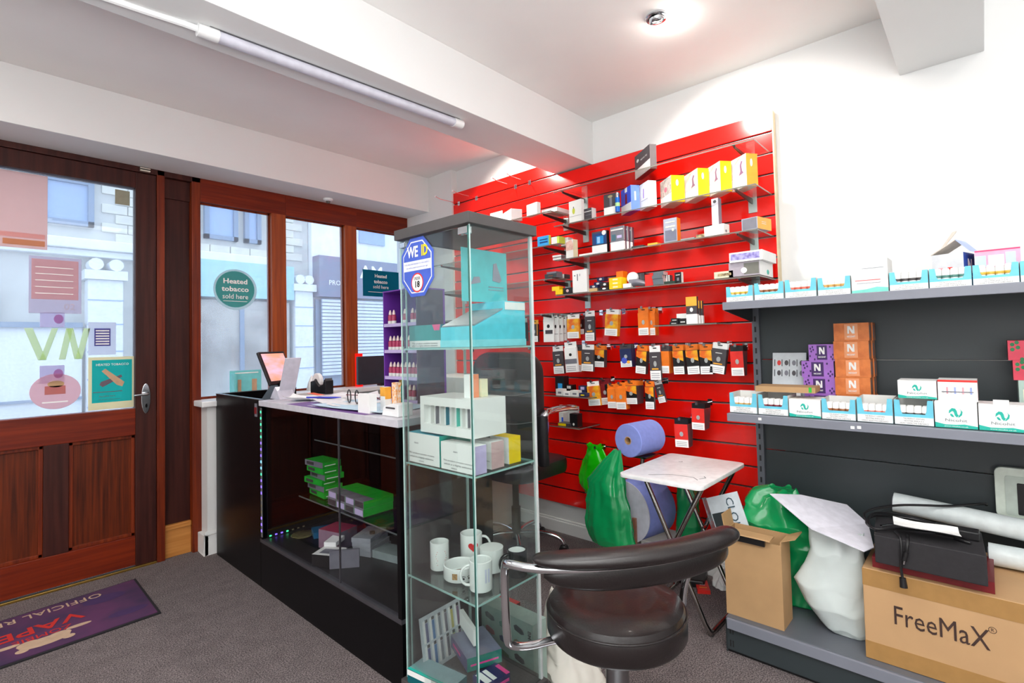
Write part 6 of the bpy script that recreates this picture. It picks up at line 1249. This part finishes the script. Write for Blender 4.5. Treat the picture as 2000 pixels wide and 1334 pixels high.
o = box_thing((2.372, .043, 1.3975, .090, .10, .128, -16), 'open white carton with blue N marked end on the upper shelf', 'box', (mat('cool_white_shade', (206, 209, 214), .5), mat('n_blue', (44, 92, 190), .4), W2), 'bottle_carton', prints=[('p', 'L', .1, .50, .9, .53, MIDG), ('p', 'L', .2, .55, .35, .62, mat('pastel_rose')), ('p', 'L', .5, .55, .65, .62, REDC), ('t', 'R', .5, .62, 'N', .5, W1, .35, .04), ('p', 'R', .15, .34, .85, .37, W1)])
FL = mat('flap_cream', (206, 196, 186), .6); FLB = mat('flap_blue', (176, 192, 240), .5)
obj('open_flap', MB().prism([(.092, .127), (.020, .172), (.021, .175), (.093, .130)], 'x', 0, .095), FL, o, world=False)
obj('open_flap', MB().prism([(.092, .129), (.040, .208), (.028, .210), (.030, .204), (.088, .129)], 'x', .04, .043), FL, o, world=False)
obj('blue_flap', MB().prism([(.020, .172), (.021, .175), (-.016, .130), (-.018, .127)], 'x', 0, .095), FLB, o, world=False)
o = box_thing((2.372, -.098, 1.3975, .112, .11, .126, 0), 'pale pink and blue carton with magenta rim on the upper shelf', 'box', (mat('pink_pastel', (224, 168, 196), .5), mat('pink_pastel2', (236, 150, 176), .5), W2), 'bottle_carton', prints=[('p', 'L', 0, .96, 1, 1, mat('magenta_rim', (228, 50, 110), .4)), ('p', 'L', .0, .55, .25, .85, mat('sky_pastel', (190, 214, 240), .5)), ('p', 'L', .68, .6, .9, .9, mat('sky_pastel')), ('p', 'L', .3, .55, .65, .85, mat('rose_white', (248, 226, 234), .5))])
# paw print boxes
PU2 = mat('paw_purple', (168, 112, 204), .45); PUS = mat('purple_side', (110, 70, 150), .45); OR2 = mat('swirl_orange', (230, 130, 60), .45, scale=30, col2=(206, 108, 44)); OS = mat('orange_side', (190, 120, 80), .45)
def logo_box(dims, label, face, side, dark, dots=None, boxc=None, group=None):
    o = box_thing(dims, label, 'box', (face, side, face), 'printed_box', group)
    x, y, z, w, d, h, r = dims; fr = frame('L', w, d, h); O, U, V, a, b = fr
    panel(o, fr, .31, .08, .69, .94, boxc or dark, 'logo_square')
    poly(o, (O+U.cross(V)*.001, U, V, a, b), [(.5+u*.24, .62+v*.42) for u, v in NLOGO[0]], W1, 'letter_n')
    text(o, 'NICOHIT', W1, O+U*.5*a+V*.24*b+U.cross(V)*.0022, U, V, .13*b, fit=.028, bold=.02)
    if dots:
        for (u, v) in ((.07, .75), (.15, .85), (.18, .68), (.10, .58), (.05, .30), (.83, .25), (.90, .38), (.95, .22), (.88, .12), (.22, .1), (.80, .85), (.28, .4)):
            poly(o, fr, ell(u, v, .03, .07, 8), dots, 'paw_dot')
    panel(o, frame('R', w, d, h), .1, .15, .5, .85, MIDG, 'printed_panel')
    return o
for i, (dy, wd) in enumerate(((.001, .112), (0, .116), (.003, .118), (-.006, .098))):
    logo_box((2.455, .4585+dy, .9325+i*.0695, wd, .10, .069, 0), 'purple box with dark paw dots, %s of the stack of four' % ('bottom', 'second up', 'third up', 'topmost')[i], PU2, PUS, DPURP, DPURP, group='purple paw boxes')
for i in range(5):
    for j in range(2):
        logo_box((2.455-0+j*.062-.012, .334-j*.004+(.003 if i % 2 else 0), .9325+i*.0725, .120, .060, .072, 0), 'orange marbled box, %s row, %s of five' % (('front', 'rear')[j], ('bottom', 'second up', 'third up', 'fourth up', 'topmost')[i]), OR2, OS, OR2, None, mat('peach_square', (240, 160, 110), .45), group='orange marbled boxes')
for i in range(2):
    box_thing((2.42, -.178+i*.010, 1.0825+i*.0665, .112, .10, .066, 0), 'crimson box with green dots at the right photo edge, %s' % ('lower', 'upper')[i], 'box', (mat('crimson', (214, 60, 84), .45), DRED, REDC), 'printed_box', 'crimson dotted boxes', prints=[('o', 'L', ell(a, b, .05, .1, 8), mat('leaf_green', (30, 120, 70), .5)) for a, b in ((.1, .8), (.2, .9), (.22, .65), (.1, .55), (.45, .1), (.3, .05))])
box_thing((2.42, -.182, .9325, .105, .10, .1495, 0), 'pale green carton below the crimson boxes', 'box', mat('pale_green_box'), 'printed_box', prints=[('p', 'L', .1, .2, .3, .8, CREAM)])
# card sign
o = thing('icon_card', 'grey card stand printed with small coil icons beside the purple boxes', 'card', (2.50, .64, .9325))
M = Matrix.Translation((2.48, .575, .9325)) @ Matrix.Rotation(math.radians(10), 4, 'Y')
obj('card_panel', MB().box(0, .002, 0, .135, .03, .245).xf(M), mat('icon_card_grey', (202, 208, 212), .5), o)
for r in range(2):
    for c in range(4):
        obj('icon', MB().prism([(.108-c*.03+a, .20-r*.045+b) for a, b in ell(0, 0, .008, .012, 8)], 'x', -.0012, 0).xf(M), (REDC, MIDG, DKG, TEAL)[(r*4+c) % 4] if r == 0 and c == 0 else (MIDG, DKG)[(r+c) % 2], o)
        obj('icon_bar', MB().box(-.001, 0, .124-c*.03, .128-c*.03, .185-r*.045, .215-r*.045).xf(M), DKTEXT, o)
obj('front_pocket', MB().box(-.025, -.001, .015, .10, .0, .10).xf(M), W1, o)
o = obj('cardboard_sleeve', MB().cbox(0, .12, 0, .215, 0, .022, (0, 0, 0, 0, 0, 0)), KRAFT, loc=(2.26, .49, 1.0245), rotz=math.radians(4)); tag(o, 'brown flat cardboard sleeve with green tape lying on the lower shelf trays', 'box'); obj('green_tape', MB().box(-.0008, .0, .012, .022, .003, .0225), GREENC, o, world=False)
o = obj('cable_clip', MB().lathe([(0, 0), (.022, 0), (.024, .01), (.015, .026), (.006, .034), (0, .035)], (2.50, .755, .9325), 16), BLACKP); tag(o, 'small black cable clip on the lower shelf beside the card stand', 'clip'); origin(o)
o = obj('plastic_tray_clear', MB().box(2.40, 2.55, .68, .79, .9325, .940), mat('pale_green_film', (170, 200, 190), .3)); o.name = 'clear_tray'; tag(o, 'pale green film tray at the left of the lower shelf', 'tray'); origin(o)
# ---------------------------------------------------------------- things on the gondola base
cbx = thing('cardboard_box', 'tall narrow open cardboard box at the left of the shelving base', 'box', (2.19, .70, .1405))
BX0, BX1, BY0, BY1, BZ0, BZ1 = 2.133, 2.250, .600, .812, .1405, .468
q = MB(); tk = .004
q.box(BX0, BX0+tk, BY0, BY1, BZ0, BZ1-.012).box(BX1-tk, BX1, BY0, BY1, BZ0, BZ1).box(BX0+tk, BX1-tk, BY0, BY0+tk, BZ0, BZ1).box(BX0+tk, BX1-tk, BY1-tk, BY1, BZ0, BZ1).box(BX0+tk, BX1-tk, BY0+tk, BY1-tk, BZ0, BZ0+tk)
obj('box_body', q, KRAFT, cbx)
obj('box_flap', MB().prism([(BX0-.03, BZ1+.004), (BX0-.028, BZ1+.008), (BX0+.025, BZ1+.010), (BX0+.025, BZ1+.005)], 'y', BY0+.03, BY1+.01), KRAFT, cbx)
obj('box_flap', MB().prism([(BY0-.002, BZ1), (BY0+.002, BZ1), (BY0-.045, BZ1+.022), (BY0-.047, BZ1+.018)], 'x', BX0+.01, BX1-.005), KRAFT, cbx)
obj('box_flap', MB().prism([(BY1-.002, BZ1), (BY1+.002, BZ1), (BY1+.012, BZ1+.06), (BY1+.009, BZ1+.06)], 'x', BX0+.01, BX1-.01), KRAFT, cbx)
o = obj('black_strip', MB().box(BX0-.012, BX0-.0005, BY0+.055, BY1-.01, BZ1-.026, BZ1-.002), BLACKP); tag(o, 'black strip hanging over the front of the tall cardboard box', 'strip'); origin(o)
t = thing('sign_board', 'clear edged sign board reading CLO leaning out of the cardboard box', 'sign', (2.32, .80, .40))
M = Matrix.Translation((2.27, .870, .325)) @ Matrix.Rotation(math.radians(-22), 4, 'X') @ Matrix.Rotation(math.radians(10), 4, 'Y') @ Matrix.Scale(.86, 4)
obj('board_face', MB().box(0, .004, -.17, 0, 0.0, .26).xf(M), mat('board_white', (214, 222, 228), .35), t); obj('clear_edge', MB().box(-.003, .007, 0, .022, 0, .265).xf(M), ACRYL, t)
obj('dark_logo_panel', MB().box(-.001, 0, -.075, -.005, .10, .18).xf(M), GRAYD, t)
M2 = M.to_3x3()
text(t, 'CLOUD', mat('ink_slate', (60, 84, 96), .5), (M @ Vector((-.0022, -.115, .14)))-Vector((2.32, .80, .40)), M2 @ Vector((0, 0, -1)), M2 @ Vector((0, -1, 0)), .055, fit=.20)
bag('plastic_bag', 'bulky emerald green plastic bag stuffed on the shelving base', (2.42, .635, .141), [(.0, 0, 0, .07, .10), (.1, 0, 0, .09, .13), (.25, -.01, 0, .11, .15), (.33, -.02, .02, .115, .15), (.39, -.01, .05, .09, .12), (.43, .0, .06, .07, .09), (.455, .0, .03, .04, .05)], GREENB, 5, .12, 21)
o = obj('envelope_sheet', MB().add([(2.23, .66, .620), (2.15, .50, .540), (2.13, .335, .505), (2.19, .315, .505), (2.40, .36, .52), (2.47, .44, .56), (2.36, .58, .60)]+[(a, b, c-.003) for a, b, c in ((2.23, .66, .620), (2.15, .50, .540), (2.13, .335, .505), (2.19, .315, .505), (2.40, .36, .52), (2.47, .44, .56), (2.36, .58, .60))], [(0, 1, 6), (1, 2, 3), (1, 3, 4), (1, 4, 6), (4, 5, 6), (13, 8, 7), (10, 9, 8), (11, 10, 8), (13, 11, 8), (13, 12, 11)]+[(i, i+7, (i+1) % 7+7, (i+1) % 7) for i in range(7)], 0), mat('envelope_white', (226, 224, 234), .6)); tag(o, 'white crumpled envelope lying across the green bag and the white sack', 'envelope'); origin(o)
bag('mail_sack', 'full white plastic sack standing on the shelving base', (2.245, .462, .1405), [(.0, .02, -.045, .03, .055), (.02, .02, -.035, .045, .075), (.09, .01, -.01, .055, .10), (.16, .01, .01, .055, .125), (.23, .01, -.01, .05, .10), (.29, .01, -.02, .045, .085), (.34, .02, -.02, .035, .085), (.375, .02, -.02, .025, .085)], WBAG, 3, .05, 31, cat='sack', crumple=.12)
o = box_thing((2.335, .50, .1405, .03, .05, .20, 8), 'brown folded cardboard piece behind the white sack', 'box', KRAFTD, 'cardboard_piece')
fm = thing('cardboard_box', 'large brown cardboard box printed FreeMaX on the shelving base', 'box', (2.34, .12, .1405))
FX0, FX1, FY0, FY1, FZ1 = 2.142, 2.56, -.12, .345, .445
obj('box_body', MB().box(FX0, FX1, FY0, FY1, .1405, FZ1), mat('kraft_box', (196, 156, 112), .7, var=.04, scale=6), fm, bevel=.003)
obj('packing_tape', MB().box(FX0-.0008, FX0, FY0, FY1, FZ1-.058, FZ1-.002).box(FX0-.0008, FX0, FY0, FY1, .142, .20).box(FX0, FX0+.3, FY1, FY1+.0008, FZ1-.058, FZ1-.002), KRAFTD, fm)
text(fm, 'FreeMaX', mat('print_brown', (64, 44, 38), .6), Vector((FX0-.0014, .145, .308))-fm.location, (0, -1, 0), (0, 0, 1), .088, fit=.235)
text(fm, 'R', mat('print_brown'), Vector((FX0-.0014, .0185, .345))-fm.location, (0, -1, 0), (0, 0, 1), .014)
obj('registered_ring', MB().sweep([(FX0-.0008, .0185+.009*math.cos(a), .345+.009*math.sin(a)) for a in [2*math.pi*k/20 for k in range(21)]], .0007, 6), mat('print_brown'), fm)
obj('box_flap', MB().box(FX0+.08, FX1, FY0-.07, FY0-.001, FZ1-.002, FZ1+.002), KRAFT, fm)
o = box_thing((2.165, .008, FZ1+.001, .31, .24, .035, 0), 'dark red flat box lying on the printed cardboard box', 'box', (DRED, DRED, DRED), 'flat_box')
o = obj('foam_case', MB().prism([(2.115, .022), (2.115, .302), (2.335, .325), (2.355, .035)], 'z', FZ1+.0365, FZ1+.128), mat('charcoal_foam', (38, 36, 39), .75, var=.1, scale=60, bump=.15), bevel=.003); tag(o, 'large charcoal foam case lying on the dark red box', 'case'); origin(o)
FT = FZ1+.1285
sheet('paper_sheet', 'white crumpled paper lying on the charcoal foam case', 'paper', 2.172, .168, FT+.030, .17, .085, 8, W1, .03)
ca = thing('power_adapter', 'coiled black power adapter cable on the charcoal foam case', 'cable', (2.25, .2, FT))
def cab(P, r=.0042): return obj('cable', MB().sweep(smooth(P, 7), r, 8), BLACKP, ca)
cab([(2.15, .30, FT+.005), (2.17, .325, FT+.018), (2.26, .32, FT+.03), (2.33, .25, FT+.02), (2.34, .17, FT+.008), (2.30, .12, FT+.005), (2.24, .15, FT+.01), (2.19, .24, FT+.012), (2.145, .30, FT+.01), (2.20, .335, FT+.012), (2.30, .315, FT+.012), (2.335, .2, FT+.01), (2.27, .1, FT+.005), (2.2, .06, FT+.005), (2.215, .10, FT+.006)])
cab([(2.16, .31, FT+.005), (2.25, .345, FT+.03), (2.36, .26, FT+.045), (2.44, .12, FT+.05), (2.50, .03, FT+.06), (2.53, .02, FT+.05)])
cab([(2.17, .25, FT+.006), (2.125, .232, FT+.004), (2.106, .228, FT-.03), (2.108, .232, FT-.09), (2.106, .228, FT-.125)], .004)
cab([(2.15, .215, FT+.006), (2.12, .212, FT+.002), (2.105, .214, FT-.02), (2.106, .218, FT-.045)], .0045)
obj('plug_barrel', MB().cyl((2.106, .216, FT-.035), (2.104, .222, FT-.062), .007), BLACKP, ca); obj('plug_tip', MB().cyl((2.104, .222, FT-.062), (2.103, .224, FT-.074), .0035), CHROME, ca); obj('connector', MB().cyl((2.107, .229, FT-.12), (2.105, .227, FT-.15), .009, .011), BLACKP, ca)
obj('adapter_brick', MB().box(2.24, 2.29, .038, .15, FT+.0005, FT+.028), BLACKP, ca, bevel=.004); obj('plug_pins', MB().cyl((2.20, .262, FT+.018), (2.165, .288, FT+.018), .004), CHROME, ca)
sack = mat('rolled_poster', (216, 224, 224), .5)
for y0, z, r, x, lab, dz in ((.285, .600, .036, 2.47, 'long white poster roll leaning behind the foam case', -.07), (.02, .487, .036, 2.42, 'second white poster roll below the first one', 0)):
    t = thing('poster_roll', lab, 'roll', (x, y0, z)); obj('rolled_sheet', MB().sweep([(x, y0, z), (x-.0, -.6, z+dz)], (r, r), 24), sack, t); obj('roll_end', MB().sweep([(x+.0005, y0+.002, z), (x, y0-.01, z)], (r*.6, r*.6), 16), MIDG, t)
t = thing('white_tablet', 'white rounded plastic tablet screen standing at the right of the shelving base', 'tablet', (2.55, -.10, .60))
obj('outer_frame', MB().prism(rrect(-.35, -.005, .585, .765, .022), 'x', 2.535, 2.56), mat('ivory_plastic', (216, 226, 214), .4), t, bevel=.003)
obj('inner_step', MB().prism(rrect(-.33, -.032, .600, .737, .008), 'x', 2.532, 2.535), mat('ivory_shadow', (190, 202, 192), .4), t); obj('screen_glass', MB().prism(rrect(-.32, -.062, .605, .715, .004), 'x', 2.530, 2.532), BLACKP, t)
